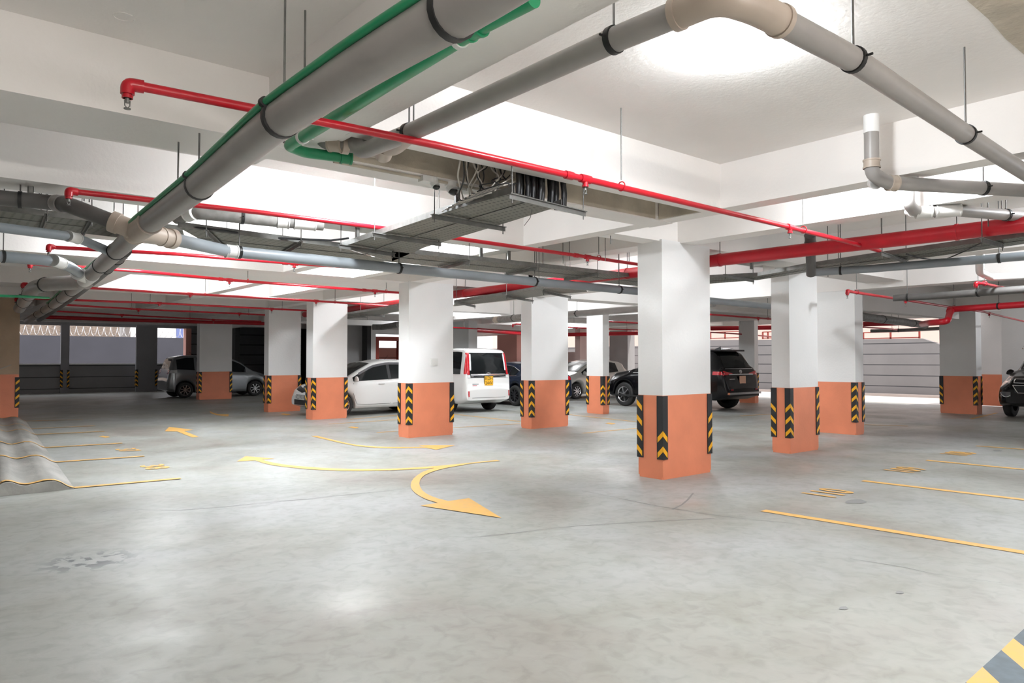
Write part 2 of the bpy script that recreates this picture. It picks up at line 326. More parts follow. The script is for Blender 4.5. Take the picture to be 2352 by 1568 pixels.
# more piers out by the yard
def pier(label, px0, px1, X, top, m):
    a = PX(px0, 900, X).y; b = PX(px1, 900, X).y
    return tag(MB().box((X, min(a, b), 0), (X+.5, max(a, b), top)).build('wall_pier', m), kind='structure')
pier('', 1142, 1187, 25.3, 2.9, SALMON); pier('', 1400, 1442, 26.0, 2.9, GREYW); pier('', 1187, 1198, 25.8, 2.9, PINK)
tag(MB().box((26.2, 25.5, 0), (26.5, 34.5, 1.9)).build('wall_parapet', PINK), kind='structure')
# vent plate on column B
n = PY(997, 831, dB[1]-.004); v = MB(); v.box((n.x-.08, dB[1]-.02, n.z-.07), (n.x+.08, dB[1]-.001, n.z+.07))
for k in range(5): v.box((n.x-.07, dB[1]-.028, n.z-.055+k*.025), (n.x+.07, dB[1]-.018, n.z-.045+k*.025))
v.build('vent_plate', PLASW, cB)
# ================= LAMPS =================
def lamp(x, y, label, z=ZS):
    e = empty('ceiling_lamp', (x, y, z), label, 'lamp', 'round bulkhead lamps in the ceiling bays')
    MB().tube([(x, y, z-.05), (x, y, z)], .13, 28).build('lamp_base', PLASW, e)
    MB().tube([(x, y, z-.05), (x, y, z-.001)], .15, 28, caps=False).dome((x, y, z-.05), .15, .055, 28, 5).build('diffuser', GLOW, e)
    return e
g0 = P(1690, 118, ZS-.08)
lamp(g0.x, g0.y, 'glaring round lamp on the ceiling between the two grey pipes')
g1_ = P(1320, 570, ZS-.06); lamp(g1_.x, g1_.y, 'small round lamp glowing beyond the cable tray, above the red pipe')
HID = 'unseen round lamp behind the ceiling beams, some of the set added as fill'
for x, y in ((3.4, 6.2), (7.0, 3.0), (12.6, 3.6), (3.2, 8.7), (5.6, 8.8), (2.6, 11.2), (5.8, 11.2), (3.9, 15.6), (6.0, 15.4), (9.2, 14.8), (12.6, 9.5), (12.8, 14.4), (13.2, 19.2), (16.5, 15.0), (9.3, 1.4), (24.3, 3.7), (17.5, 27.2), (21.3, 22.6)):  # last few are unseen fill added to brighten the right pier and back bays
    lamp(x, y, HID)
for x, y in ((.5, -.9), (3.5, -1.9)):  # fill lamps added out of view to brighten the near ceiling and pipes
    e = empty('fill_lamp', (x, y, 2.5), 'added fill lamp, an unseen tube hung on rods behind the viewpoint', 'lamp', 'added fill lamps out of view')
    MB().tube([(x-.6, y, 2.5), (x+.6, y, 2.5)], .032, 14).build('fill_tube', mat('fill_glow', (1, 1, 1), .5, emit=(1, .95, .9), estr=185), e)
    for q in (-.5, .5): MB().tube([(x+q, y, 2.53), (x+q, y, ZS)], .006, 6).build('hanger_rod', RODM, e)
# ================= FLOOR MARKINGS =================
def strip(pts, w, z=.004, zf=None):   # paint strip along floor points
    m = MB(); pts = [Vector(p) for p in pts]; L, Rr = [], []
    for i, p in enumerate(pts):
        d = (pts[min(i+1, len(pts)-1)] - pts[max(i-1, 0)]); d.z = 0; d.normalize(); s = Vector((-d.y, d.x, 0))
        ww = w[i] if isinstance(w, (list, tuple)) else w
        for a, sg in ((L, 1), (Rr, -1)): q = p + s*sg*ww/2; a.append((q.x, q.y, (p.z if zf else 0)+z))
    n = len(pts); m.add(L+Rr, [(i, i+1, n+i+1, n+i) for i in range(n-1)]); return m
def hump(x, y):
    u = x-(y-9.8)*.058; k = [(1.47, 0), (1.40, .03), (1.33, .085), (1.26, .115), (1.17, .12), (1.08, .10), (1.0, .088), (.93, .105), (.86, .14), (.80, .15), (.75, .13), (.71, .06), (.68, .035), (-9, .035)]
    for (a, za), (b, zb) in zip(k, k[1:]):
        if u >= b:
            if u > a: return 0
            t = (a-u)/(a-b); return za+(zb-za)*t
    return .035
hm = MB(); ys = [9.74+.35*i for i in range(34)]; us = [1.47-.03*i for i in range(28)] + [.5, 0, -.8, -2.0, -4]
vs = []; 
for y in ys:
    for u in us:
        x = u+(y-9.8)*.058; zz = hump(x, y)
        if y == ys[0]: zz *= .97
        vs.append((x, y, zz + (.004*math.sin(x*31+y*9) if zz > .01 else 0)))
nu = len(us); hm.add(vs, [(i*nu+j, i*nu+j+1, (i+1)*nu+j+1, (i+1)*nu+j) for i in range(len(ys)-1) for j in range(nu-1)], 0, True)
fr = [(v[0], v[1], 0) for v in vs[:nu]]; hm.add(vs[:nu]+fr, [(i, i+1, nu+i+1, nu+i) for i in range(nu-1)])
HUMPM = mat('trowelled_concrete', (.44, .43, .40), .5, noise=.45, nscale=2.2, bump=.3, bscale=14, stretch=(1, .4, 1))
tag(hm.build('concrete_ramp', HUMPM), 'low wavy concrete ramp with a broken front edge along the left side', 'ramp')
LL = [((415, 1099), (172, 1120.5)), ((331, 1048), (143, 1060.5)), ((281, 1018), (107, 1028)), ((240, 991), (84, 998)), ((218, 978), (72, 985)), ((190, 964), (66, 967))]
ordn = ['nearest', 'second nearest', 'third', 'fourth', 'fifth', 'farthest']
for i, (a, b) in enumerate(LL):
    A, B = P(*a), P(*b); d = (B-A).normalized(); pts = [A, B]; B2 = B
    for k in range(1, 46):
        q = B + Vector((-1, .06, 0))*.035*k; q.z = hump(q.x, max(q.y, 9.76))
        pts.append(q)
    pts[1].z = hump(B.x, B.y)
    tag(strip(pts, .10 if i < 3 else .085, .008, True).build('parking_line', PAINTY), f'{ordn[i]} yellow bay line running over the concrete ramp', 'road marking', 'bay lines by the ramp')
RL = [((1753, 1172.5), (2352, 1269)), ((1981, 1104), (2352, 1147.5)), ((2128, 1057), (2352, 1078)), ((2242, 1024), (2352, 1032))]
for i, (a, b) in enumerate(RL):
    A, B = P(*a), P(*b); B = A+(B-A).normalized()*5.0
    tag(strip([A, B], .11).build('parking_line', PAINTY), f'{["nearest","second nearest","third nearest","farthest"][i]} yellow bay line beyond the front column towards the right edge', 'road marking', 'bay lines on the right')
ML = [((755, 974), (914, 963.5), 'in front of the white hatchback'), ((865, 993.5), (914, 990), 'short stub just before the column with the vent plate'), ((803, 963), (914, 953), 'under the front of the white hatchback'),
      ((1042, 951), (1196, 968), 'slanting behind the column with the vent plate'), ((1042, 982), (1196, 973), 'between the two middle columns'), ((1338, 995), (1466, 983), 'beside the left face of the large column'),
      ((1305, 952), (1466, 969), 'passing behind the narrow column'), ((1700, 955), (1772, 951), 'beyond the large column near the black car tail'), ((1985, 975), (2085, 978.5), 'faint line near the open side'), ((2230, 962), (2290, 948), 'beside the black car front wheel')]
for a, b, t in ML:
    tag(strip([P(*a), P(*b)], .08).build('parking_line', PAINTY), 'thin yellow floor line ' + t, 'road marking', 'bay lines in the middle')
def flat(px, label, name='painted_arrow', m=PAINTY, z=.005):
    b = MB(); b.add([(lambda p: (p.x, p.y, z))(P(*q)) for q in px], [tuple(range(len(px)))]); o = b.build(name, m)
    me = o.data; bm = bmesh.new(); bm.from_mesh(me); bmesh.ops.triangulate(bm, faces=bm.faces, ngon_method='EAR_CLIP'); bm.to_mesh(me); bm.free()
    return tag(o, label, 'road marking')
flat([(378.4, 990.6), (388.6, 980.4), (444, 987.2), (423, 990.2), (457, 1003.4), (442, 1004.8), (407, 991)], 'short straight yellow arrow pointing to the ramp')
c6 = lambda l: [(500+x/3.36, 970+y/3.36) for x, y in l]
flat(c6([(148,302),(215,262),(440,280),(338,288),(400,306),(500,324),(600,336),(700,345),(800,352),(900,357),(1000,360),(1100,362),(1250,361),(1400,356),(1550,348),(1700,337),(1900,318),(2150,291),(2180,298),(2030,310),(1900,326),(1700,352),(1550,361),(1400,368),(1250,373),(1100,375),(950,374),(800,368),(700,362),(600,353),(500,342),(420,330),(350,314),(290,294)]), 'long curved yellow arrow sweeping towards the ramp')
flat(c6([(1870,323),(1750,338),(1680,351),(1620,370),(1575,388),(1540,411),(1512,435),(1495,462),(1490,485),(1492,505),(1505,528),(1530,551),(1570,577),(1620,600),(1700,624),(1565,645),(2190,740),(1940,587),(1780,610),(1700,590),(1650,572),(1610,552),(1580,528),(1562,500),(1556,476),(1560,452),(1575,428),(1600,407),(1640,388),(1700,369),(1760,354),(1830,341),(1905,329)]), 'hooked yellow arrow with a broad head pointing to the camera', z=.0065)
flat(c6([(720,106),(770,104),(830,120),(900,137),(1000,161),(1070,173),(1150,181),(1225,187),(1300,190),(1450,191),(1600,190),(1550,177),(1830,177),(1685,212),(1610,196),(1450,199),(1300,199),(1200,195),(1120,188),(1050,179),(950,159),(860,139)]), 'curved yellow arrow ending in front of the column with the vent plate')
flat([(481, 943.5), (484, 949), (497, 953.5), (524, 956.5), (526, 951), (503, 951.5), (490, 948)], 'small faded yellow arrow in the dark bay')
for cx_, cy_, t in ((812, 982, 'in front of the hatchback bay'), (1402, 973, 'behind the narrow column'), (240, 1003.5, 'by the ramp'), (655, 952, 'before the column at the hatchback nose')):
    flat([(cx_-13, cy_-1), (cx_-4, cy_-2.5), (cx_+9, cy_-1.2), (cx_+13, cy_+.8), (cx_+2, cy_+2), (cx_-5, cy_+.6)], f'tiny worn yellow bay number {t}', 'bay_number')
def text_mesh(name, body, size, mtx, m, parent=None, ext=0, off=0):
    cu = bpy.data.curves.new(name, 'FONT'); cu.body = body; cu.size = size; cu.align_x = 'CENTER'; cu.align_y = 'CENTER'; cu.extrude = ext; cu.resolution_u = 3; cu.offset = off
    ob = bpy.data.objects.new(name, cu); COL.objects.link(ob); dg = bpy.context.evaluated_depsgraph_get()
    me = bpy.data.meshes.new_from_object(ob.evaluated_get(dg)); bpy.data.objects.remove(ob, do_unlink=True)
    me.transform(mtx); me.materials.clear(); me.materials.append(m)
    o = bpy.data.objects.new(name, me); COL.objects.link(o)
    if parent is not None: o.parent = parent
    return o
def floortext(body, px, up, right, w, h, label):
    p = P(*px); u, r = Vector(up), Vector(right)
    M = Matrix(((r.x*w, u.x*h, 0, 0), (r.y*w, u.y*h, 0, 0), (0, 0, 1, 0), (0, 0, 0, 1)))
    o = text_mesh('bay_number', body, 1, M, PAINTY, off=.022); o.location = (p.x, p.y, .006); tag(o, label, 'road marking', 'bay numbers')
floortext('110', (1905, 1133), (-.06, 1, 0), (1, 0, 0), .40, .52, 'yellow bay number 110 beside the nearest long bay line')
floortext('109', (2083, 1079.5), (-.06, 1, 0), (1, 0, 0), .40, .52, 'yellow bay number 109 between the second and third bay lines')
floortext('108', (2204, 1042), (-.06, 1, 0), (1, 0, 0), .38, .52, 'yellow bay number 108 in the shaded part of the floor')
floortext('38', (353, 1072.5), (1, 0, 0), (0, -1, 0), .5, .42, 'yellow bay number between the two nearest ramp bay lines')
floortext('37', (291, 1033.5), (1, 0, 0), (0, -1, 0), .5, .42, 'yellow bay number between the second and third ramp bay lines')
# hazard striped band in the near corner
sp = [(2500, 1315), (2420, 1385), (2390, 1410), (2328, 1467), (2300, 1494), (2257, 1533), (2219, 1568), (2150, 1630), (2080, 1694)]
hb = MB(); ed = [P(*q) for q in sp]; run = (ed[-1]-ed[0]).normalized(); s1 = P(2352, 1538)-P(2300, 1494); s1 = s1.normalized()*.75; s1.z = 0
for i in range(len(ed)-1):
    a, b = ed[i], ed[i+1]; hb.add([(v.x, v.y, .004) for v in (a, b, b+s1, a+s1)], [(0, 1, 2, 3)], i % 2)
tag(hb.build('hazard_stripes', [PAINTD, PAINTY]), 'slate and yellow hazard striped band painted in the near corner', 'road marking')
CRK = mat('crack_filler', (.25, .255, .25), .6)
for i, (l, wd) in enumerate((([(232,1176),(262,1169),(300,1168),(345,1171),(420,1171),(520,1163),(600,1155),(700,1146),(800,1136),(900,1126),(985,1112)], .03), ([(500,1170),(560,1165),(610,1160),(650,1150),(720,1146)], .018),
        ([(1335,1127),(1400,1140),(1500,1160),(1600,1176),(1700,1190),(1800,1200),(1950,1222),(2100,1240)], .022), ([(1085,1235),(1180,1224),(1270,1213),(1330,1207),(1420,1201),(1520,1196),(1640,1190)], .025),
        ([(1950,1283),(2080,1303),(2140,1318),(2200,1325),(2300,1338)], .02), ([(1545,1170),(1565,1160),(1580,1148),(1590,1132)], .05))):
    tag(strip([P(*q)+Vector((R.uniform(-.012, .012), R.uniform(-.012, .012), 0)) for q in l], [wd*R.uniform(.15, .5) for _ in l], .0022).build('floor_crack', CRK), 
        ['hairline crack across the floor towards the left side', 'short crack crossing the long one on the left', 'long hairline crack running from the large column towards the right', 'tyre mark curving towards the large column', 'hairline crack in the near floor on the right', 'short dark smear on the floor before the large column'][i], 'crack')
for i, (x, y, r_) in enumerate(((1967, 1152, .09), (1938, 1397, .022), (2067, 1361, .022), (2352-60, 1035, .06))):
    c = P(x, y); b = MB(); b.add([(c.x+r_*1.6*math.cos(a)*(1+.2*math.sin(3*a)), c.y+r_*math.sin(a), .003) for a in [k*.35 for k in range(18)]], [tuple(range(18))])
    tag(b.build('floor_stain', CRK), ['grey round patch on the floor beside bay number 110', 'small dark spot in the near floor on the left of two', 'small dark spot in the near floor on the right of two', 'dark spot by the farthest bay line'][i], 'stain')
# ================= PIPES =================
def nearest(pts, q):
    q = Vector(q); best = None
    for a, b in zip(pts, pts[1:]):
        a, b = Vector(a), Vector(b); d = b-a; t = max(0, min(1, (q-a).dot(d)/max(d.length_squared, 1e-9))); p = a+d*t
        if best is None or (p-q).length < best[0]: best = ((p-q).length, p, d.normalized())
    return best[1], best[2]
def top_at(x, y):   # underside of slab or beam above a point, read from the boxes of the ceiling
    z = ZS
    for (x0, x1, y0, y1, zb) in BEAMS:
        if x0 <= x <= x1 and y0 <= y <= y1: z = min(z, zb)
    return z
BEAMS = [(2.2,6.2,4.2,4.41,3.0),(1.9,6.42,4.97,5.3,3.0),(-8,2,4.88,5.53,3.0),(6.4,14.5,5.82,6.5,3.0),(-8,6.42,7.22,7.7,3.0),(-8,6.3,9.75,10.2,3.0),(-8,10.5,12,14,3.0),(10.4,26.3,11.85,12.4,2.9),(-8,10.5,17,18,3.0),(10.5,26.3,17.6,18.1,2.95),(-8,26.3,20.6,21.2,3.0),(-8,26.3,24,24.5,3.0),(1.86,2.25,-8,4.98,3.0),(6.17,6.4,-8,12.1,3.0),(4.85,5.08,7.6,12.1,3.0),(5.12,5.36,13.9,24.1,3.0),(6.52,6.8,13.9,17.1,3.0),(7.6,7.9,-8,6,3.0),(7.35,7.7,6,12.1,3.0),(7.9,8.2,13.9,33,3.0),(10.4,10.75,6.3,33,2.88),(10.9,11.3,-8,5.9,2.95),(14.47,14.9,-8,20.7,2.9),(2.6,2.9,13.9,33,3.0),(21.9,22.4,-8,24.1,2.86),(14.9,22.1,7.45,7.75,2.62),(18.2,18.5,7.7,24.1,3.0),(14.9,26.3,2.5,2.9,2.9)]
def pipe(name, label, pts, r, m, bendr=.12, clamps=(), sleeves=(), cat='pipe', seg=20, rodm=RODM, clampm=CLAMP, slm=None, group=None, rods=True):
    pts = [Vector(p) for p in pts]; c = pts[len(pts)//2]
    e = empty(name, c, label, cat, group)
    MB().tube(bend(pts, bendr), r, seg).build('pipe_run', m, e)
    for q in clamps:
        p, d = nearest(pts, q); b = MB(); b.tube([p-d*.014, p+d*.014], r+.007, seg)
        side = d.cross(_z); side = side.normalized() if side.length > .1 else Vector((1, 0, 0))
        b.tube([p+side*(r), p+side*(r+.035)], .006, 6); co = b.build('pipe_clamp', clampm, e)
        if rods:
            zt = top_at(p.x, p.y)
            if zt > p.z+r+.03: MB().tube([(p.x, p.y, p.z+r), (p.x, p.y, zt)], .006, 6).build('hanger_rod', rodm, e)
    for q, ln in sleeves:
        p, d = nearest(pts, q); b = MB(); b.tube([p-d*ln/2, p+d*ln/2], r+.006, seg)
        b.tube([p-d*ln/2, p-d*(ln/2-.012)], r+.011, seg); b.tube([p+d*(ln/2-.012), p+d*ln/2], r+.011, seg); b.build('coupling', slm or FITT, e)
    return e
# --- big drain running away on the left ---
mp = [(1.22, -1.2, 2.6)] + [tuple(P(x, y, 2.6)) for x, y in ((1090, 0), (850, 140), (645, 272), (458, 427), (325, 525), (258, 585), (200, 640), (120, 702), (62, 737))]
MAIN = pipe('drain_pipe', 'largest grey drain pipe hanging overhead and running far away to the dark bay', mp, .084, PVC, .3,
    clamps=[P(*q, 2.6) for q in ((1035, 28), (645, 272), (458, 427), (268, 577), (232, 610), (160, 668), (140, 685), (122, 700), (105, 712), (90, 722))], rods=False)
t1 = P(325, 525, 2.6); t2 = P(203, 637, 2.6)
dmain = (Vector(mp[5])-Vector(mp[4])).normalized()
a1 = P(392, 537, 2.6); a2 = P(278, 512, 2.6)
tb = MB(); tb.tube([t1-dmain*.36, t1+dmain*.30], .092, 24); tb.tube([t1+dmain*.27, t1+dmain*.30], .098, 24); tb.tube([t1-dmain*.36, t1-dmain*.33], .098, 24)
ta = t1+dmain*.16; L1, L2 = P(160, 471, 2.80), P(520, 576, 2.6)
for L_, q in ((L1, .2), (L2, 0)):
    d = (L_-ta).normalized(); tb.tube([ta, ta+d*(.42-q)], .082, 24); tb.tube([ta+d*(.36-q), ta+d*(.42-q)], .092, 24); tb.tube([ta+d*(.26-q), ta+d*(.275-q)], .088, 24)
tb.build('double_branch_fitting', FITT, MAIN)
R1 = [ta+(L2-ta).normalized()*.38, L2, P(915, 616, 2.6), P(1220, 646, 2.6), P(1466, 669, 2.6), P(1632, 690, 2.6), P(1775, 704, 2.6)]
pipe('drain_pipe', 'long grey branch pipe leaving the pinkish double fitting to the right', R1, .06, PVCB, .06,
     clamps=[P(553, 578, 2.6), P(917, 616, 2.6), P(1226, 647, 2.6), P(1421, 665, 2.6)], sleeves=[(L2+(Vector(R1[2])-L2).normalized()*.05, .12)], slm=FITW)
pipe('drain_pipe', 'dark grey branch pipe leaving the pinkish double fitting to the left', [ta+(L1-ta).normalized()*.2, L1, P(128, 466, 2.87), P(-60, 449, 2.87)], .066, PVCD, .05, clamps=[P(46, 458, 2.87)], sleeves=[(P(140, 467, 2.85), .16)], slm=PVC)
# second tee
L3 = P(172, 618, 2.6); d = (L3-t2).normalized(); b = MB(); dm2 = (Vector(mp[8])-Vector(mp[7])).normalized()
b.tube([t2-dm2*.4, t2+dm2*.45], .094, 24); b.tube([t2+dm2*.05, t2+dm2*.05+(P(170, 622, 2.6)-t2).normalized()*.55], .085, 24); b.build('branch_fitting', FITW, MAIN)
pipe('drain_pipe', 'pale blue grey branch pipe joining the big drain through a white tee', [P(185, 630, 2.6), P(160, 612, 2.62), P(128, 600, 2.64), P(-40, 585, 2.64)], .062, PVCB, .2, clamps=[P(11, 588, 2.64)], sleeves=[(P(132, 601, 2.64), .2)], slm=FITW)
pipe('drain_pipe', 'fat dark pipe with an elbow beside the tan column', [P(44, 708, 2.58), P(78, 660, 2.62), P(110, 652, 2.62), P(200, 647, 2.62)], .105, PVC, .25, clamps=[P(55, 694, 2.6), P(66, 678, 2.6), P(98, 653, 2.62)], rods=False)
pipe('drain_pipe', 'dark pipe tucked close along the far side of the big drain', [P(285, 575, 2.66), P(262, 600, 2.66), P(228, 630, 2.66), P(165, 682, 2.66), P(90, 733, 2.66)], .075, PVCD, .2, clamps=[P(262, 592, 2.66), P(240, 615, 2.66)], rods=False)
pipe('drain_pipe', 'slim blue grey pipe under the left cable tray, bending down to the drain', [P(-40, 517, 2.68), P(160, 543, 2.68), P(186, 550, 2.68), P(258, 580, 2.6)], .045, PVCB, .08, sleeves=[(P(172, 545, 2.68), .16)], slm=FITW)
# --- grey pipe loop in front ---
k1 = P(1668, -8, 2.9); p2 = [(2.33, 4.62, 3.12), (2.33, 4.45, 2.92), tuple(P(940, 305, 2.9)), tuple(P(1410, 92, 2.9)), (k1.x-.02, k1.y+.02, 2.9), (k1.x+.16, k1.y-.02, 2.9), tuple(P(1960, 137, 2.9)), tuple(P(2218, 309, 2.9)), tuple(P(2352, 395, 2.9)), tuple(P(2500, 492, 2.9))]
LOOP = pipe('drain_pipe', 'grey pipe that turns a corner overhead in front of the glaring lamp', p2, .055, PVC, .1, clamps=[P(940, 305, 2.9), P(1410, 92, 2.9), P(1960, 137, 2.9), P(2218, 309, 2.9)])
q0 = Vector(p2[3]); kk = Vector(p2[4]); k2 = Vector(p2[5]); b = MB(); d1 = (q0-kk).normalized(); d2 = (Vector(p2[6])-k2).normalized()
b.tube(bend([kk+d1*.2, kk, k2, k2+d2*.2], .1), .063, 24); b.tube([kk+d1*.17, kk+d1*.2], .069, 24); b.tube([k2+d2*.17, k2+d2*.2], .069, 24); b.build('corner_fitting', FITT, LOOP)
b = MB(); s0 = P(900, 330, 2.95); b.tube(bend([P(938, 306, 2.9), P(905, 335, 2.94), P(865, 340, 3.0)], .08), .064, 20); b.tube([P(880, 355, 2.95), P(885, 335, 2.96)], .062, 20)
b.tube([P(865, 340, 3.0), P(845, 337, 3.0)], .07, 20); b.tube([P(800, 332, 3.0), P(785, 330, 3.0)], .07, 20); b.build('elbow_fitting', FITT, LOOP)
pipe('waste_pipe', 'short dull pipe with pale elbows inside the ceiling slot', [P(860, 338, 3.0), P(780, 330, 3.0), P(745, 326, 3.02), Vector((P(745, 326, 3.02).x-.05, 4.72, 3.12)), Vector((P(745, 326, 3.02).x-.05, 4.72, 3.40))], .055, PVCOLD, .06, sleeves=[(P(770, 329, 3.0), .1)], rods=False)
# --- pipe drops on the right ---
v0 = P(2001, 268, ZS-.01); vx, vy = v0.x, v0.y
pb = P(2030, 421, 2.95); vt = Vector((vx, vy, 2.97))
e = pipe('waste_pipe', 'grey waste pipe dropping from the ceiling and elbowing to the right edge', [(vx, vy, ZS), (vx, vy, 2.98), tuple(P(2040, 420, 2.93)), tuple(P(2352, 437, 2.93)), tuple(P(2500, 445, 2.93))], .055, PVC, .06, clamps=[P(2262, 431, 2.93)],
     sleeves=[((vx, vy, 3.06), .07), (P(2048, 421, 2.93), .07)])
b = MB(); q = P(2005, 420, 2.96); d = Vector((-.75, -.6, -.25)).normalized(); b.tube([q, q+d*.09], .045, 16); b.tube([q+d*.07, q+d*.09], .052, 16); b.build('cleaning_eye', FITW, e)
MB().tube([(vx, vy, ZS-.14), (vx, vy, ZS)], .058, 20).build('painted_collar', WHITE, e)
u0 = P(2087, 470, 3.0); e = pipe('waste_pipe', 'white waste pipe with elbows below the bright bay', [(u0.x, u0.y, ZS), (u0.x, u0.y, 3.0), tuple(P(2105, 487, 2.95)), tuple(P(2190, 483, 2.95)), tuple(P(2352, 497, 2.95)), tuple(P(2480, 506, 2.95))], .055, PVC, .06,
     clamps=[P(2308, 494, 2.95)], sleeves=[(P(2122, 486, 2.95), .14), (P(2178, 483, 2.95), .22)], slm=FITW)
b = MB(); q = P(2088, 486, 2.97); b.tube([q, q+d*.1], .045, 16); b.build('cleaning_eye', FITW, e)
pipe('drain_pipe', 'long blue grey pipe slung below the right hand cable tray', [P(1862, 626, 2.66), P(2000, 617, 2.66), P(2352, 588, 2.66), P(2600, 567, 2.66)], .05, PVCB, .1, clamps=[P(1932, 622, 2.66), P(2296, 593, 2.66)])
pipe('waste_pipe', 'pale pipe elbowing out of the glowing bay near the right edge', [P(2250, 560, 3.2), P(2250, 625, 2.85), P(2275, 637, 2.82), P(2420, 630, 2.82)], .055, FITW, .06, rods=False)
pipe('drain_pipe', 'dark pipe under the beam by the open side', [P(2052, 684, 2.6), P(2140, 680, 2.6), P(2352, 664, 2.6), P(2500, 654, 2.6)], .06, PVCD, .1, clamps=[P(2085, 683, 2.6), P(2248, 672, 2.6)])
pipe('drain_pipe', 'grey pipe at the white column before the dark blue saloon, on its right', [P(1300, 722, 2.6), P(1466, 709, 2.6), P(1640, 696, 2.6)], .075, PVC, .1, clamps=[P(1326, 720, 2.6)])
pipe('drain_pipe', 'short grey pipe stub left of the column before the dark blue saloon', [P(1136, 735, 2.55), P(1150, 733, 2.55), P(1200, 728, 2.55)], .08, PVCOLD, .1, clamps=[P(1180, 730, 2.55)], sleeves=[(P(1143, 734, 2.55), .3)])
pipe('drain_pipe', 'wide old grey pipe with patched joints behind the big drain', [P(405, 500, 2.9), P(448, 488, 2.925), P(640, 508, 2.925), P(742, 516, 2.925)], .062, PVCOLD, .08, sleeves=[(P(438, 489, 2.925), .12), (P(650, 509, 2.925), .12), (P(700, 513, 2.925), .22)], clamps=[P(555, 500, 2.925)], slm=FITW)
pipe('drain_pipe', 'grey pipe low under the ceiling behind the wide pale column', [P(1975, 727, 2.5), P(2050, 736, 2.5), P(2125, 746, 2.5)], .1, PVCOLD, .1, clamps=[P(2028, 733, 2.5), P(2097, 742, 2.5)], rods=False)
pipe('drain_pipe', 'distant grey pipe above the salmon wall opening', [P(856, 751, 2.75), P(880, 751, 2.75), P(916, 745, 2.75)], .11, PVCOLD, .1, rods=False)
pipe('drain_pipe', 'distant dull pipe across the open side above the retaining wall', [P(2000, 760, 2.5), P(2080, 758, 2.5), P(2160, 754, 2.5)], .06, PVCD, .1, clamps=[P(2060, 758, 2.5)])
q = P(1865, 590, 2.72); pipe('waste_pipe', 'short dark vertical pipe stub behind the thick red pipe', [P(1861, 548, 3.0), P(1863, 630, 2.6)], .06, PVCD, .1, rods=False, sleeves=[(P(1862, 556, 2.95), .12)], slm=PVCD)
# --- green pipes ---
gp = [P(1226, -4, 2.9), P(1092, 66, 2.9), P(900, 186, 2.9), P(730, 295, 2.92), P(662, 335, 2.94)]
G = pipe('water_pipe', 'green water pipe beside the largest drain pipe, entering the ceiling slot', gp + [P(700, 350, 2.94), P(808, 364, 2.94)], .037, GREEN, .04, sleeves=[(P(1092, 66, 2.9), .08), (P(795, 362, 2.94), .08)], slm=GREEN, clamps=[P(1050, 88, 2.9), P(690, 318, 2.92)], rods=False, clampm=FITW)
sd = Vector((-1, 0, 0)); off = lambda p, dx, dz: Vector(p)+Vector((-dx, 0, dz))
gt = [off(mp[0], .08, .055)]+[off(p, .078, .058) for p in mp[1:6]]+[off(mp[6], -.02, .1), off(mp[7], .07, .09), off(mp[8], .09, .05)]
pipe('water_pipe', 'thin green pipe strapped along the top of the largest drain pipe', gt, .016, GREEN, .2, rods=False, clamps=[gt[3], gt[4]], clampm=CLAMP)
pipe('water_pipe', 'bright green hose line crossing in front of the tan column', [P(-30, 678, 2.45), P(60, 681, 2.45), P(112, 684, 2.48)], .02, GREEN, .1, rods=False)
# ================= SPRINKLERS =================
def head(parent, p, drop=.05):
    b = MB(); p = Vector(p); b.tube([p, p-_z*drop], .021, 10); b.tube([p-_z*(drop-.012), p-_z*drop], .026, 10)
    h = b.build('sprinkler_head', RED, parent); q = p-_z*drop; c = MB()
    c.tube([q, q-_z*.022], .010, 8); 
    for s in (-1, 1): c.tube([q-_z*.01+Vector((s*.012, 0, 0)), q-_z*.035+Vector((s*.011, 0, 0)), q-_z*.048], .0028, 5)
    c.tube([q-_z*.048, q-_z*.052], .016, 12); c.build('deflector', STEEL, h)
def sprinkler(label, pts, heads=(), hangs=(), r=.0235, z=2.83, end=True, tees=(), group='red sprinkler branch pipes under the beams'):
    pts = [P(*q, z) for q in pts]; e = empty('sprinkler_pipe', pts[0], label, 'sprinkler pipe', group)
    run = [pts[0]-_z*.04]+pts if end else pts
    MB().tube(bend(run, .035), r, 12).build('pipe_run', RED, e)
    if end:
        d = (pts[1]-pts[0]).normalized(); MB().tube(bend([pts[0]-_z*.05, pts[0], pts[0]+d*.07], .035), r*1.35, 12).build('elbow', RED, e); head(e, pts[0]-_z*.04, .03)
    for q in heads:
        p, d = nearest(pts, P(*q, z)); MB().tube([p-d*.05, p+d*.05], r*1.35, 12).build('tee_fitting', RED, e); head(e, p-_z*.015, .045)
    for q in tees:
        p, d = nearest(pts, P(*q, z)); MB().tube([p-d*.035, p+d*.035], r*1.3, 12).build('socket', RED, e)
    for q in hangs:
        p, d = nearest(pts, P(*q, z)); zt = top_at(p.x, p.y); b = MB()
        b.tube([(p.x, p.y, p.z+.06), (p.x, p.y, zt)], .0055, 6); b.build('hanger_rod', STEEL, e)
        s = d.cross(_z).normalized(); c = MB(); c.tube([p+s*.035*math.cos(a)+_z*(.035*math.sin(a)+.01) for a in [k*math.pi/8 for k in range(17)]], .005, 6); c.build('pipe_loop', RED, e)
    return e
sprinkler('nearest red sprinkler pipe, crossing under the slot to the thick red pipe', [(293, 193), (316, 197), (799, 292), (1000, 333), (1340, 410), (1799, 518), (1958, 558), (2020, 576)], heads=[(1344, 411), (1813, 522)], hangs=[(1438, 428), (1842, 530)], tees=[(1308, 402)])
sprinkler('second red sprinkler pipe, passing behind the perforated tray ramp', [(158, 437), (172, 440), (600, 488), (880, 524), (1040, 546), (1350, 590), (1466, 607)], heads=[(1349, 590)], hangs=[(1373, 594)], tees=[(1325, 586)], z=2.885)
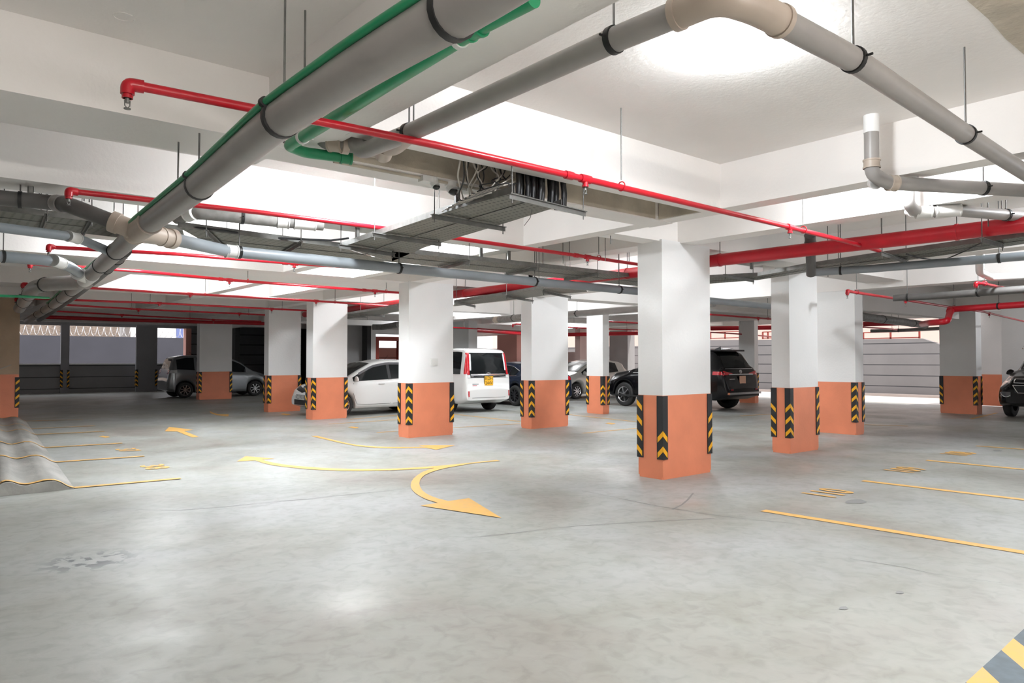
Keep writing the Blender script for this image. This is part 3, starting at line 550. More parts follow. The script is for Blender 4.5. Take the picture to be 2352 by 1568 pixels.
sprinkler('third red sprinkler pipe, just above the long branch drain', [(112, 565), (125, 568), (400, 583), (680, 605), (912, 621)], heads=[(678, 604)], tees=[(655, 603)], z=2.82)
sprinkler('fourth red sprinkler pipe, crossing the wide ceiling beam', [(69, 604), (90, 607), (325, 623), (527, 643), (862, 668), (916, 672)], heads=[(527, 643), (861, 668)], hangs=[(570, 646), (886, 670)], tees=[(508, 641), (838, 666)], z=2.82)
sprinkler('fifth red sprinkler pipe, starting above the tan column', [(52, 652), (72, 653), (437, 675), (725, 691), (917, 704)], heads=[(437, 675), (727, 691)], hangs=[(471, 677), (770, 694)], z=2.8)
sprinkler('sixth red sprinkler pipe, starting beside the tan column', [(37, 685), (60, 685), (366, 696), (624, 709), (704, 713)], heads=[(366, 696), (624, 709)], hangs=[(344, 696), (650, 710)], z=2.8)
sprinkler('seventh red sprinkler pipe, in the shaded far ceiling', [(120, 698), (318, 710), (550, 720), (608, 723)], heads=[(318, 710), (550, 720)], hangs=[(302, 709), (572, 721)], end=False, z=2.8)
sprinkler('eighth red sprinkler pipe, in the darkest part of the ceiling', [(100, 713), (280, 723), (490, 734), (600, 738)], heads=[(280, 723), (490, 734)], hangs=[(440, 731)], end=False, z=2.8)
pipe('fire_main', 'dark red main pipe along the far dark beam', [P(85, 727, 2.85), P(300, 735, 2.85), P(608, 743, 2.85)], .06, RED, .1, rods=False, cat='fire pipe')
sprinkler('red sprinkler pipe beginning in front of the wide pale column', [(1946, 668), (1962, 671), (2080, 689), (2170, 703), (2260, 716), (2352, 738)], heads=[(2080, 689), (2270, 719)], hangs=[(1966, 672), (2192, 706)], z=2.62)
sprinkler('short red sprinkler pipe at the right edge below the pale pipe', [(2241, 650), (2256, 651), (2300, 660), (2352, 671), (2420, 686)], hangs=[(2262, 652)], z=2.68)
sprinkler('red sprinkler pipe starting at the narrow column', [(1352, 738), (1362, 736), (1466, 742), (1640, 726), (1772, 733)][:3], hangs=[(1380, 737)], z=2.6)
sprinkler('red sprinkler pipe between the large column and the one behind it', [(1632, 722), (1740, 730), (1775, 733)], heads=[(1745, 730)], hangs=[(1764, 732)], end=False, z=2.6)
sprinkler('thin red sprinkler pipe above the white minivan', [(1040, 752), (1080, 754), (1197, 761), (1300, 762)], hangs=[(1073, 753)], end=False, z=2.6)
sprinkler('lower red sprinkler pipe between the two middle columns', [(1300, 751), (1335, 753), (1466, 758)], heads=[(1335, 752)], hangs=[(1320, 752), (1440, 757)], end=False, z=2.6)
sprinkler('thin red sprinkler pipe over the black car roof', [(1632, 763), (1700, 767), (1775, 773)], hangs=[(1700, 767)], end=False, z=2.4)
sprinkler('thin red sprinkler pipe seen through the open side', [(1983, 751), (2040, 755), (2060, 757)], hangs=[(2045, 756)], end=False, z=2.45)
sprinkler('short red sprinkler stub left of the column before the saloon', [(1178, 746), (1186, 744), (1200, 745)], hangs=[(1192, 745)], z=2.6)
RM = [P(2600, 488, 2.86), P(2352, 515, 2.86), P(1635, 599, 2.86), P(1466, 625, 2.86), P(1045, 676, 2.86), P(915, 696, 2.86), P(795, 711, 2.86), P(700, 722, 2.86)]
FM = pipe('fire_main', 'thick red fire main passing behind the large column and away', RM, .083, RED, .1, clamps=[P(2198, 533, 2.86), P(1655, 597, 2.86), P(1440, 628, 2.86), P(1068, 673, 2.86)], cat='fire pipe', clampm=RED, seg=24)
pipe('fire_main', 'dark red fire main dropping through an elbow beside the shaded column', [P(2480, 688, 2.5), P(2352, 699, 2.5), P(2184, 710, 2.5), P(2176, 738, 2.22), P(2138, 741, 2.22), P(2118, 744, 2.25)], .06, RED, .15, clamps=[P(2299, 703, 2.5)], sleeves=[(P(2190, 709, 2.5), .15)], slm=RED, cat='fire pipe')
pipe('fire_main', 'dark red fire main above the salmon pillars', [P(1090, 757, 2.7), P(1197, 765, 2.7), P(1305, 768, 2.7), P(1470, 765, 2.7)], .09, RED, .15, rods=False, cat='fire pipe')
pipe('fire_main', 'dark red fire main behind the large column, over the black car', [P(1632, 754, 2.65), P(1775, 752, 2.65)], .08, RED, .15, rods=False, cat='fire pipe')
pipe('fire_main', 'dark red fire main seen right of the wide pale column', [P(1983, 744, 2.55), P(2060, 742, 2.55), P(2085, 740, 2.55)], .07, RED, .15, rods=False, cat='fire pipe')
# ================= CABLE TRAYS =================
def tray(label, near, far, z, brackets=(), h=.055, m=PERF, group='galvanised cable trays', seam=True):
    near = [P(*q, z) for q in near]; far = [P(*q, z) for q in far]
    e = empty('cable_tray', (near[0]+far[0])/2, label, 'cable tray', group); n = len(near); b = MB()
    b.add(near+far, [(i, i+1, n+i+1, n+i) for i in range(n-1)])
    b.build('tray_base', m, e)
    for side, nm in ((near, 'side_rail'), (far, 'side_rail')):
        s = MB()
        for a, c in zip(side, side[1:]): s.bar(a+_z*h/2, c+_z*h/2, .004, h)
        s.build(nm, STEEL, e)
    if seam:
        s = MB()
        for i in range(n-1): s.bar((near[i]*.55+far[i]*.45)-_z*.004, (near[i+1]*.55+far[i+1]*.45)-_z*.004, .012, .006)
        s.build('seam_strip', STEEL, e)
    for (a, c) in brackets:
        a, c = P(*a, z-.02), P(*c, z-.02); d = (c-a).normalized(); b = MB(); b.bar(a-d*.06, c+d*.06, .04, .006); b.bar(a-d*.06-_z*.02, c+d*.06-_z*.02, .006, .04)
        b.build('support_angle', STEEL, e)
        for q in (a-d*.03, c+d*.03):
            MB().tube([q-_z*.07, Vector((q.x, q.y, top_at(q.x, q.y)))], .0055, 6).build('hanger_rod', RODM, e)
    return e
tray('wide perforated cable tray coming down from the ceiling slot', [(1182, 442), (1052, 478), (800, 562), (783, 568)], [(1290, 472), (1135, 520), (975, 568), (900, 600)], 2.8, brackets=[((1182, 447), (1335, 484)), ((1004, 494), (1150, 520)), ((866, 536), (1003, 556)), ((788, 563), (898, 580))])
tray('long cable tray running left of the wide tray towards the big drain', [(408, 521), (600, 546), (783, 568)], [(500, 572), (700, 588), (900, 602)], 2.8, brackets=[((690, 556), (650, 580)), ((475, 530), (520, 572))])
tray('long cable tray running right of the wide tray behind the large column', [(900, 577), (1180, 607), (1466, 637), (1560, 647)], [(900, 602), (1180, 628), (1466, 657), (1560, 665)], 2.8, brackets=[((1075, 598), (1010, 614)), ((1230, 613), (1165, 628)), ((1370, 626), (1300, 640))])
tray('dark cable tray entering at the left edge below the branch pipe', [(-50, 478), (270, 515), (420, 530)], [(-50, 508), (270, 545), (430, 562)], 2.88, brackets=[((108, 492), (94, 528)), ((210, 504), (188, 542))])
tray('cable tray under the thick red pipe on the right', [(1620, 640), (1740, 634), (1850, 614), (2025, 588), (2352, 543), (2600, 508)], [(1620, 652), (1740, 643), (1897, 618), (2080, 598), (2352, 560), (2600, 528)], 2.76, brackets=[((1668, 630), (1728, 642)), ((1855, 612), (1900, 624)), ((2028, 580), (2080, 598)), ((2258, 548), (2300, 560))])
tray('distant cable tray between the two middle columns', [(1043, 695), (1166, 676), (1250, 662), (1340, 662)], [(1043, 703), (1180, 688), (1270, 676), (1350, 670)], 2.7, brackets=[((1050, 692), (1090, 702)), ((1165, 678), (1222, 689)), ((1250, 668), (1308, 680))], seam=False)
tray('far cable tray left of the column with the vent plate', [(798, 722), (870, 711), (916, 702)], [(798, 732), (880, 722), (916, 714)], 2.68, brackets=[((790, 724), (842, 728)), ((830, 720), (880, 724))], seam=False)
# upright steel channels
for i, (a, b_, t) in enumerate((((822, 484), (822, 556), 'rising from the tray end'), ((1106, 562), (1106, 600), 'left of two, above the long tray'), ((1170, 570), (1170, 606), 'right of two, above the long tray'), ((1052, 438), (1052, 478), 'beside the ceiling camera'), ((1728, 600), (1728, 618), 'under the thick red pipe'), ((70, 425), (70, 475), 'at the left edge above the dark branch pipe'))):
    p = P(*b_, 2.82); zt = top_at(p.x, p.y); m_ = MB(); m_.box((p.x-.021, p.y-.002, p.z), (p.x+.021, p.y+.002, zt)); m_.box((p.x-.021, p.y-.002, p.z), (p.x-.017, p.y+.03, zt)); m_.box((p.x+.017, p.y-.002, p.z), (p.x+.021, p.y+.03, zt))
    tag(m_.build('steel_channel', STEEL), 'upright slotted steel channel ' + t, 'bracket')
# loose hanger rods seen in the bays
for i, (x, y, zl) in enumerate(((1238, 640, 2.62), (1293, 605, 2.8), (1390, 600, 2.8), (1421, 640, 2.65), (1445, 600, 2.9), (1402, 560, 2.9), (950, 285, 2.95), (1247, 610, 2.8), (1308, 598, 2.85), (1926, 600, 2.9), (2025, 560, 2.85), (2270, 520, 2.85))):
    p = P(x, y, zl); tag(MB().tube([p, Vector((p.x, p.y, top_at(p.x, p.y)))], .0055, 6).build('hanger_rod', RODM), 'thin threaded rod hanging from the ceiling among the pipes', 'rod', 'loose threaded rods')
for x, y, zt, zl in ((655, -6, ZS, 2.66), (701, 24, ZS, 2.93), (410, 326, 3.0, 2.66), (458, 306, 3.0, 2.66)):
    p = P(x, y, zt); tag(MB().tube([(p.x, p.y, zl), (p.x, p.y, zt)], .006, 6).build('hanger_rod', STEEL if y < 100 else RODM), 'slender steel rod dropping from the ceiling to the largest drain pipe', 'rod', 'rods holding the largest drain pipe')
for x, y in ((262, 485), (283, 495), (317, 500), (345, 495), (193, 462), (205, 464), (90, 470), (106, 472)):
    p = PY(x, y, 7.86); tag(MB().tube([p, (p.x, p.y, ZS)], .0055, 6).build('hanger_rod', RODM), 'thin threaded rod hanging behind the second wide beam', 'rod', 'threaded rods behind the second beam')
# ================= CABLES, CAMERAS =================
def cable(pts, r, m, label, name='cable', group=None):
    return tag(MB().tube(pts, r, 8).build(name, m), label, 'cable', group)
for i in range(17):
    y = 4.52+.06*(i % 3); a = PY(1186+i*6.0+(8 if i > 10 else 0), 430+i*.7, y); l = R.uniform(-.02, .03)
    cable([(a.x, y, 3.42), (a.x+l*.5, y-.01, 3.15), (a.x+l, y-.03, 2.95), (a.x+l*1.3, y-.02, 2.815)], .019, CABLEB, 'thick black cable dropping from the slot onto the wide tray', group='thick black cables in the slot')
for i in range(20):
    x = 1058+i*7; a = P(x, 366+i*2.4, 3.05); c = P(1068+i*5.5, 472-i*2.9, 2.84); k = i % 2
    m1 = a*.65+c*.35+Vector((R.uniform(-.12, .12), R.uniform(-.10, .10), R.uniform(-.04, .04))); m2 = a*.25+c*.75+Vector((R.uniform(-.12, .08), R.uniform(-.05, .12), R.uniform(-.07, .03)))
    cable(bend([Vector((a.x, 4.6+.02*(i % 8), 3.42)), a, m1, m2, c, c+Vector((-.05, .35, -.02))], .2, 6), .004+.003*R.random(), CABLEB if k else CABLEW, ['thin pale', 'thin black'][k]+' wire looping out of the slot to the tray', 'wire', 'thin loose %s wires at the slot' % ['pale', 'black'][k])
cable([P(*q, 2.82) for q in ((415, 522), (440, 521), (520, 530), (600, 545), (760, 552), (800, 547))], .012, CABLEB, 'black cable lying loose along the long tray')
cable([P(*q, 2.74) for q in ((2082, 583), (2110, 592), (2140, 596), (2175, 594), (2220, 575), (2256, 556))], .007, CABLEB, 'black cable sagging below the right hand tray')
cable([P(*q, 2.8) for q in ((1222, 480), (1218, 500), (1204, 518))], .003, CABLEB, 'thin black wire dangling from the tray end')
for x, y, t in ((1035, 432, 'tilted ceiling camera nearest the slot cables'), (996, 422, 'small ceiling camera farther from the slot cables')):
    p = P(x, y-8, 2.98); e = empty('security_camera', (p.x, p.y, 3.0), t, 'camera'); s = 1 if x > 1000 else .75
    MB().tube([(p.x, p.y, 3.0), (p.x, p.y, 2.965)], .05*s, 20).build('camera_base', PLASW, e)
    b = MB(); b.tube([(p.x, p.y, 2.965), (p.x+.01, p.y-.02, 2.93)], .048*s, 20); b.build('housing', PLASW, e)
    b = MB(); b.dome((p.x+.012, p.y-.022, 2.93), .043*s, .045*s, 20, 6); b.build('camera_dome', DOMEB, e)
for x, y, t in ((1056, 434, 'next to the tilted ceiling camera'), (978, 414, 'next to the smaller ceiling camera')):
    p = P(x, y, 2.97); tag(MB().box((p.x-.05, p.y-.04, 2.955), (p.x+.05, p.y+.04, 3.0)).build('junction_box', PLASW), 'flat pale junction box ' + t, 'junction box')
b = MB(); b.tube([(2.4, 5.0, 2.985), (4.3, 5.0, 2.985)], .012, 8); tag(b.build('conduit', RAW), 'pale conduit fixed along the far edge of the slot', 'conduit')
# ================= OUTSIDE THINGS =================
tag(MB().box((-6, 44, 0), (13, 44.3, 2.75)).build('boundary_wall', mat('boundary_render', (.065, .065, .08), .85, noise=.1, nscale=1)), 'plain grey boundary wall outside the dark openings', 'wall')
b = MB(); wx = -5.0; pts = []
for k in range(900):
    a = k*.38; pts.append((wx+k*.0195, 44.15+.23*math.sin(a), 3.02+.24*math.cos(a)))
b.tube(pts, .016, 4)
tag(b.build('razor_wire', mat('razor_wire_steel', (.75, .73, .74), .35, metal=.3)), 'coiled razor wire along the top of the boundary wall', 'razor wire', kind='stuff')
tag(MB().box((-6, 47, 0), (9.2, 53, 7)).build('stone_house', BRICK), 'weathered stone building beyond the razor wire', 'building')
e = empty('house', (14, 51, 0), 'white building with a blue upright stripe beyond the razor wire', 'building')
MB().box((10.3, 49.5, 0), (17, 54, 7)).build('facade', SKYW, e); xx = xat(413, 49.4); MB().box((xx-.2, 49.44, 0), (xx+.2, 49.5, 7)).build('blue_stripe', BLUE, e)
tag(MB().box((36, 2, -.2), (37, 46, 7)).build('neighbour_house', mat('pale_salmon_house', (.85, .62, .52), .8)), 'pale salmon building beyond the open side of the garage', 'building')
# fence over the retaining wall
for (pa, pb_, zz) in ((1983, 2112, 0), (1632, 1700, 1), (1752, 1776, 2)):
    a = PX(pa, 777, XW+.15); c = PX(pb_, 777, XW+.15); lo, hi = min(a.y, c.y), max(a.y, c.y)
    e = empty('railing', (XW+.15, lo, 2.4), ['dark red railing on the retaining wall right of the wide pale column', 'dark red railing beyond the black car roof', 'short dark red railing left of the column behind the large one'][zz], 'railing')
    for y_ in (776, 762):
        z_ = PX((pa+pb_)/2, y_, XW+.15).z; MB().box((XW+.12, lo, z_-.02), (XW+.18, hi, z_+.02)).build('rail', DKRED, e)
    nn = max(2, int((hi-lo)/1.1)); z0_ = PX((pa+pb_)/2, 778, XW+.15).z; z1_ = PX((pa+pb_)/2, 762, XW+.15).z
    for k in range(nn+1):
        y_ = lo+(hi-lo)*k/nn; MB().box((XW+.12, y_-.03, z0_), (XW+.18, y_+.03, z1_)).build('railing_post', DKRED, e)
# ================= CARS =================
GLASS = mat('tinted_car_glass', (.008, .010, .011), .06, spec=.3)
GLASSL = mat('clear_car_glass', (.06, .075, .075), .05, coat=.3)
TYRE = mat('tyre_rubber', (.02, .02, .02), .7); UNDER = mat('car_underside', (.015, .015, .015), .8)
RIMS = mat('alloy_silver', (.6, .6, .61), .28, metal=.9); RIMB = mat('alloy_black', (.05, .05, .055), .3, metal=.5)
SEAMM = mat('panel_gap', (.05, .05, .05), .6)
TAIL = mat('tail_lamp_red', (.55, .01, .02), .15, coat=.6); LENS = mat('clear_lens', (.75, .76, .78), .12, coat=.6); LENSD = mat('smoked_lens', (.10, .10, .11), .1, coat=.6)
PLY = mat('plate_yellow', (.95, .52, .03), .5); PLW = mat('plate_white', (.55, .55, .53), .5); INK = mat('plate_ink', (.02, .02, .02), .6)
def paint(n, c, metal=0, rough=.25, coat=.6, spec=.5): return mat(n, c, rough, metal=metal, coat=coat, spec=spec)
def lin(keys, s):
    if s <= keys[0][0]: return keys[0][1]
    for (a, va), (b, vb) in zip(keys, keys[1:]):
        if s <= b: return va+(vb-va)*(s-a)/(b-a)
    return keys[-1][1]
def smo(keys, s, h=.05): return sum(lin(keys, s+d*h) for d in (-1, -.5, 0, .5, 1))/5
class Car:
    def __init__(c, label, L, W, H, body, top, belt, wr, clr=.2, fa=.8, wb=2.6, wrad=.31, rimm=RIMS, spokes=7, w=None, cat='car', sq=.5):
        c.L, c.W, c.H, c.top_k, c.belt_k, c.wr_k, c.clr, c.fa, c.ra, c.wrad = L, W, H, top, belt, wr, clr, fa, fa+wb, wrad
        c.wk = w or [(0, .36*W), (.06, .42*W), (.25, .48*W), (.6, .5*W), (L-.6, .5*W), (L-.25, .49*W), (L-.06, .455*W), (L, .42*W)]
        c.e = empty('car', (0, 0, 0), label, cat); c.body = body
        ss = sorted(set([round(.045*i, 3) for i in range(int(L/.045)+1)] + [0, .015, .03, L-.03, L-.015, L] + [a+d*(wrad+.055) for a in (c.fa, c.ra) for d in (-.9999, .9999)]))
        m = MB(); vs = []; rn = None
        for s in ss:
            r = c.ring(s); full = [(y, z) for y, z in r] + [(-y, z) for y, z in r[-2:0:-1]]
            rn = len(full); vs += [(L/2-s, y, z) for y, z in full]
        n = len(ss); k = len(c.ring(1))
        m.add(vs, [(i*rn+j, i*rn+(j+1) % rn, (i+1)*rn+(j+1) % rn, (i+1)*rn+j) for i in range(n-1) for j in range(rn)], 0, True)
        m.add(vs[:rn], [tuple(range(rn))]); m.add(vs[-rn:], [tuple(range(rn-1, -1, -1))])
        c.bodyo = m.build('body', [body, UNDER], c.e, True)
        b = MB(); b.box((-L/2+.35, -W*.40, clr+.02), (L/2-.35, W*.40, wrad*2+.12)); b.build('underbody', UNDER, c.e, True)
        c.wheels(rimm, spokes)
    def zb(c, s):
        R_ = c.wrad+.055; z = c.clr + (.10*max(0, .35-s)/.35) + (.12*max(0, s-(c.L-.4))/.4)
        for a in (c.fa, c.ra):
            if abs(s-a) < R_: z = max(z, c.wrad+math.sqrt(R_*R_-(s-a)**2))
        return z
    def ring(c, s):
        top = smo(c.top_k, s, .035); belt = min(smo(c.belt_k, s), top-.02); w = lin(c.wk, s); wr = min(smo(c.wr_k, s), w*.97); zb = min(c.zb(s), belt-.08)
        a = zb+min(.12, (belt-zb)*.3); d = belt-min(.14, (belt-zb)*.3); g = top-min(.08, (top-belt)*.5)
        if top-belt < .12: wr = w*.9
        return [(0, zb), (w*.85, zb), (w*.97, zb+.02), (w, a), (w*1.005, (a+d)/2), (w*.995, d), (w*.965, belt-.01), (w*.955, belt)] + \
               [(w*.955+(wr-w*.955)*t, belt+(g-belt)*t) for t in (.25, .5, .75, 1)] + [(wr*.965, top-(top-g)*.4), (wr*.88, top-(top-g)*.08), (wr*.55, top+.012), (0, top+.025)]
    def side_y(c, s, z):
        r = c.ring(s)[2:]
        for (y0, z0), (y1, z1) in zip(r, r[1:]):
            if z0 <= z <= z1: return y0+(y1-y0)*(z-z0)/max(z1-z0, 1e-6)
        return r[0][0] if z < r[0][1] else 0
    def topz(c, s, y):
        r = c.ring(s)[::-1]; y = abs(y)
        for (y0, z0), (y1, z1) in zip(r, r[1:]):
            if y0 <= y <= y1: return z0+(z1-z0)*(y-y0)/max(y1-y0, 1e-6)
        return r[-1][1]
    def endpt(c, y, z, rear):
        for i in range(260):
            s = (c.L-.008*i) if rear else .008*i
            if abs(y) <= c.side_y(s, z) and c.topz(s, y) >= z: return c.L/2-s
        return -c.L/2 if rear else c.L/2
    def side(c, name, m, s0, s1, zlo, zhi, off=.006, sides=(1, -1), n=14, k=4):
        f = lambda v, s: v(s) if callable(v) else v
        for sg in sides:
            b = MB(); vs = []; ok = []
            for i in range(n+1):
                s = s0+(s1-s0)*i/n; a, d = f(zlo, s), f(zhi, s); d = min(d, smo(c.top_k, s, .035)-.045); d = max(d, a+.004); a = min(a, smo(c.top_k, s, .035)-.05); ok.append(d-a)
                for j in range(k+1):
                    z = a+(d-a)*j/k; vs.append((c.L/2-s, sg*(c.side_y(s, z)+off), z))
            b.add(vs, [(i*(k+1)+j, i*(k+1)+j+1, (i+1)*(k+1)+j+1, (i+1)*(k+1)+j) for i in range(n) for j in range(k) if max(ok[i], ok[i+1]) > .015], 0, True)
            if b.f: o = b.build(name, m, c.e, True)
    def end(c, name, m, yz, rear, off=.008, parent=None, n=8, mi=0):   # patch on the front or rear: yz(u,v) -> (y,z)
        b = MB(); vs = []
        for i in range(n+1):
            for j in range(n+1):
                y, z = yz(i/n, j/n); x = c.endpt(y, z, rear); vs.append((x+(-off if rear else off), y, z))
        b.add(vs, [(i*(n+1)+j, i*(n+1)+j+1, (i+1)*(n+1)+j+1, (i+1)*(n+1)+j) for i in range(n) for j in range(n)], 0, True)
        return b.build(name, m, c.e, True)
    def rect(c, name, m, y0, y1, z0, z1, rear, off=.008, **k):
        return c.end(name, m, lambda u, v: (y0+(y1-y0)*u, z0+(z1-z0)*v), rear, off, **k)
    def wheels(c, rimm, spokes):
        r = c.wrad; wd = .2
        tm = MB(); prof = [(r*.62, -.5), (r*.9, -.5), (r*.98, -.42), (r, -.25), (r, .25), (r*.98, .42), (r*.9, .5), (r*.66, .5), (r*.62, .42), (r*.62, -.5)]; sg = 32
        vs = [(p*math.cos(a), q*wd, p*math.sin(a)) for a in [2*math.pi*i/sg for i in range(sg)] for p, q in prof]; k = len(prof)
        tm.add(vs, [(i*k+j, i*k+j+1, ((i+1) % sg)*k+j+1, ((i+1) % sg)*k+j) for i in range(sg) for j in range(k-1)], 0, True)
        rm = MB(); rm.add([(r*.62*math.cos(a), .2*wd, r*.62*math.sin(a)) for a in [2*math.pi*i/sg for i in range(sg)]], [tuple(range(sg))], 1)
        for i in range(sg):
            a, a2 = 2*math.pi*i/sg, 2*math.pi*(i+1)/sg
            rm.add([(r*.60*math.cos(a), .42*wd, r*.60*math.sin(a)), (r*.60*math.cos(a2), .42*wd, r*.60*math.sin(a2)), (r*.66*math.cos(a2), .5*wd, r*.66*math.sin(a2)), (r*.66*math.cos(a), .5*wd, r*.66*math.sin(a))], [(0, 1, 2, 3)])
        for i in range(spokes):
            a = 2*math.pi*i/spokes+.3; d = Vector((math.cos(a), 0, math.sin(a)))
            rm.bar(Vector((0, .40*wd, 0))+d*.04, Vector((0, .42*wd, 0))+d*r*.61, .045 if r < .35 else .05, .03)
        rm.tube([(0, .3*wd, 0), (0, .46*wd, 0)], .045, 14)
        first = None
        for s in (c.fa, c.ra):
            for sd in (1, -1):
                if first is None:
                    o = tm.build('wheel', TYRE, c.e, True); q = rm.build('rim', [rimm, UNDER], o, True); first = (o, q)
                else:
                    o = first[0].copy(); COL.objects.link(o); o.parent = c.e; q = first[1].copy(); COL.objects.link(q); q.parent = o
                o.location = (c.L/2-s, sd*(c.W/2-.12), r); o.rotation_euler = (0, 0, 0 if sd > 0 else math.pi)
    def mirror(c, s, z, m, yoff=.1):
        for sg in (1, -1):
            b = MB(); y = c.side_y(s, z); b.dome((0, 0, 0), .115, .12, 16, 5, down=False); vs = [(v[0]*.75, v[1]*.95, v[2]) for v in b.v]
            b2 = MB(); b2.add([(c.L/2-s+.5*v[0], sg*(y+yoff)+v[1], z-.04+v[2]) for v in vs], b.f, 0, True); b2.add([(c.L/2-s+.5*v[0], sg*(y+yoff)+v[1], z-.04-v[2]*.25) for v in vs], b.f, 0, True)
            b2.bar((c.L/2-s, sg*(y-.03), z-.03), (c.L/2-s, sg*(y+yoff), z-.02), .05, .04); b2.build('wing_mirror', m, c.e, True)
    def seam(c, pts, m=SEAMM):
        for sg in (1, -1):
            b = MB(); b.tube([(c.L/2-s, sg*(c.side_y(s, z)+.001), z) for s, z in pts], .005, 5); b.build('door_gap', m, c.e, True)
    def handle(c, s, z, m):
        for sg in (1, -1):
            y = c.side_y(s, z)+.02; b = MB(); b.tube([(c.L/2-s+.09, sg*(y-.02), z), (c.L/2-s+.07, sg*y, z), (c.L/2-s-.07, sg*y, z), (c.L/2-s-.09, sg*(y-.02), z)], .011, 6); b.build('door_handle', m, c.e, True)
    def plate(c, y, z, rear, lines, m, w=.5, h=.12, tilt=0):
        x = c.endpt(y, z, rear); sx = -1 if rear else 1; b = MB(); X = x+sx*.03
        b.box((min(X, X-sx*.012), y-w/2, z-h/2), (max(X, X-sx*.012), y+w/2, z+h/2), 0); b.box((min(X-sx*.012, X-sx*.02), y-w/2-.012, z-h/2-.012), (max(X-sx*.012, X-sx*.02), y+w/2+.012, z+h/2+.012), 1)
        o = b.build('number_plate', [m, INK], c.e, True); nl = len(lines)
        for i, t in enumerate(lines):
            lh = h/nl; zc = z+h/2-lh*(i+.5); sc = lh*1.05
            M = Matrix(((0, 0, 0, X+sx*.002), (sx*sc*.95, 0, 0, y), (0, sc, 0, zc), (0, 0, 0, 1)))
            if t: text_mesh('plate_characters', t, 1, M, INK, o)
        return o
    def logo(c, y, z, rear, r=.055, m=CHROME):
        x = c.endpt(y, z, rear)+(-.015 if rear else .015); b = MB()
        for ry, rz, oz in ((1.25, .9, 0), (.45, .85, 0), (1.1, .35, .3)):
            b.tube([(x, y+r*ry*math.cos(a), z+r*oz+r*rz*math.sin(a)) for a in [k*math.pi/10 for k in range(21)]], r*.1, 6)
        return b.build('badge', m, c.e, True)
    def glasshouse(c, wins, ws, rs=None, m=GLASS, lo=.015, hi=.085):
        tp = lambda s: smo(c.top_k, s, .035)-hi; bt = lambda s: min(smo(c.belt_k, s), smo(c.top_k, s, .035)-.02)+lo
        for a, d in wins: c.side('side_window', m, a, d, bt, tp)
        n = 10; b = MB(); vs = []
        for i in range(n+1):
            s = ws[0]+(ws[1]-ws[0])*i/n
            for j in range(n+1):
                y = (2*j/n-1)*min(smo(c.wr_k, s), lin(c.wk, s))*.86; vs.append((c.L/2-s+.012, y, c.topz(s, y)+.008))
        b.add(vs, [(i*(n+1)+j, i*(n+1)+j+1, (i+1)*(n+1)+j+1, (i+1)*(n+1)+j) for i in range(n) for j in range(n)], 0, True); b.build('windscreen', m, c.e, True)
        if rs:
            z0, z1, w0, w1 = rs; c.end('rear_window', m, lambda u, v: ((2*u-1)*(w0+(w1-w0)*v), z0+(z1-z0)*v), True, .012)
    def place(c, x, y, rz, z=0): c.e.location = (x, y, z); c.e.rotation_euler = (0, 0, rz)
WP = paint('white_car_paint', (.80, .80, .79)); SP = paint('silver_car_paint', (.30, .32, .34), .6, .3); BP = paint('black_car_paint', (.004, .004, .005), 0, .2, .12, .3)
NP = paint('navy_car_paint', (.015, .022, .045), .2, .2, .2, .4); GP = paint('grey_car_paint', (.50, .49, .46), .2, .3); MP = paint('maroon_car_paint', (.11, .055, .065), .3, .3)
hb_top = lambda L, H: [(0, .50), (.05, .66), (.22, .80), (.55, .90), (.92, 1.0), (1.35, H*.82), (1.75, H*.945), (2.2, H*.995), (2.9, H*.99), (L-.45, H*.945), (L-.28, H*.90), (L-.10, 1.0), (L-.04, .78), (L, .62)]
hb_belt = lambda L: [(0, .5), (.8, .86), (1.0, .90), (2.4, .96), (L-.4, 1.04), (L, 1.0)]
hb_wr = lambda L, W: [(0, .4*W), (.9, .44*W), (1.7, .385*W), (2.4, .37*W), (L-.5, .355*W), (L, .38*W)]
# white hatchback
c = Car('white five door hatchback parked behind two columns, nose showing', 3.88, 1.695, 1.5, WP, hb_top(3.88, 1.5), hb_belt(3.88), hb_wr(3.88, 1.695), .19, .80, 2.5, .30)
c.glasshouse([(1.12, 2.18), (2.27, 3.08)], (1.0, 1.72), (1.06, 1.36, .56, .46))
c.side('window_pillar', BLACK, 2.17, 2.28, lambda s: min(smo(c.belt_k, s), 9)+.01, lambda s: smo(c.top_k, s)-.08, off=.005)
c.side('rain_visor', LENSD, 1.3, 3.0, lambda s: smo(c.top_k, s)-.12, lambda s: smo(c.top_k, s)-.06, off=.02)
c.mirror(1.18, .98, WP); c.handle(1.95, .84, CHROME); c.handle(2.95, .87, CHROME)
c.seam([(1.12, .88), (1.10, .6), (1.2, .32), (1.4, .30), (2.2, .30)]); c.seam([(2.22, .98), (2.22, .3)]); c.seam([(2.3, .30), (2.75, .32), (3.0, .62)])
c.end('grille', BLACK, lambda u, v: ((2*u-1)*.52, .62+.10*v+.08*abs(2*u-1)), False); c.rect('lower_grille', BLACK, -.42, .42, .30, .44, False)
c.side('headlamp', LENS, .12, .5, lambda s: .66+.15*s, lambda s: .74+.2*s, off=.008); c.logo(0, .74, False, .06, INK); c.plate(0, .50, False, ['KCU 951K'], PLW)
c.end('tail_lamp', TAIL, lambda u, v: (.52+.16*u, .85+.25*v), True); c.end('tail_lamp', TAIL, lambda u, v: (-.52-.16*u, .85+.25*v), True)
b = MB(); b.tube([(-.6, -.1, 1.49), (-.74, -.1, 1.62)], .004, 5); b.build('aerial', INK, c.e, True)
c.place(7.95+1.94, 18.42, math.pi)
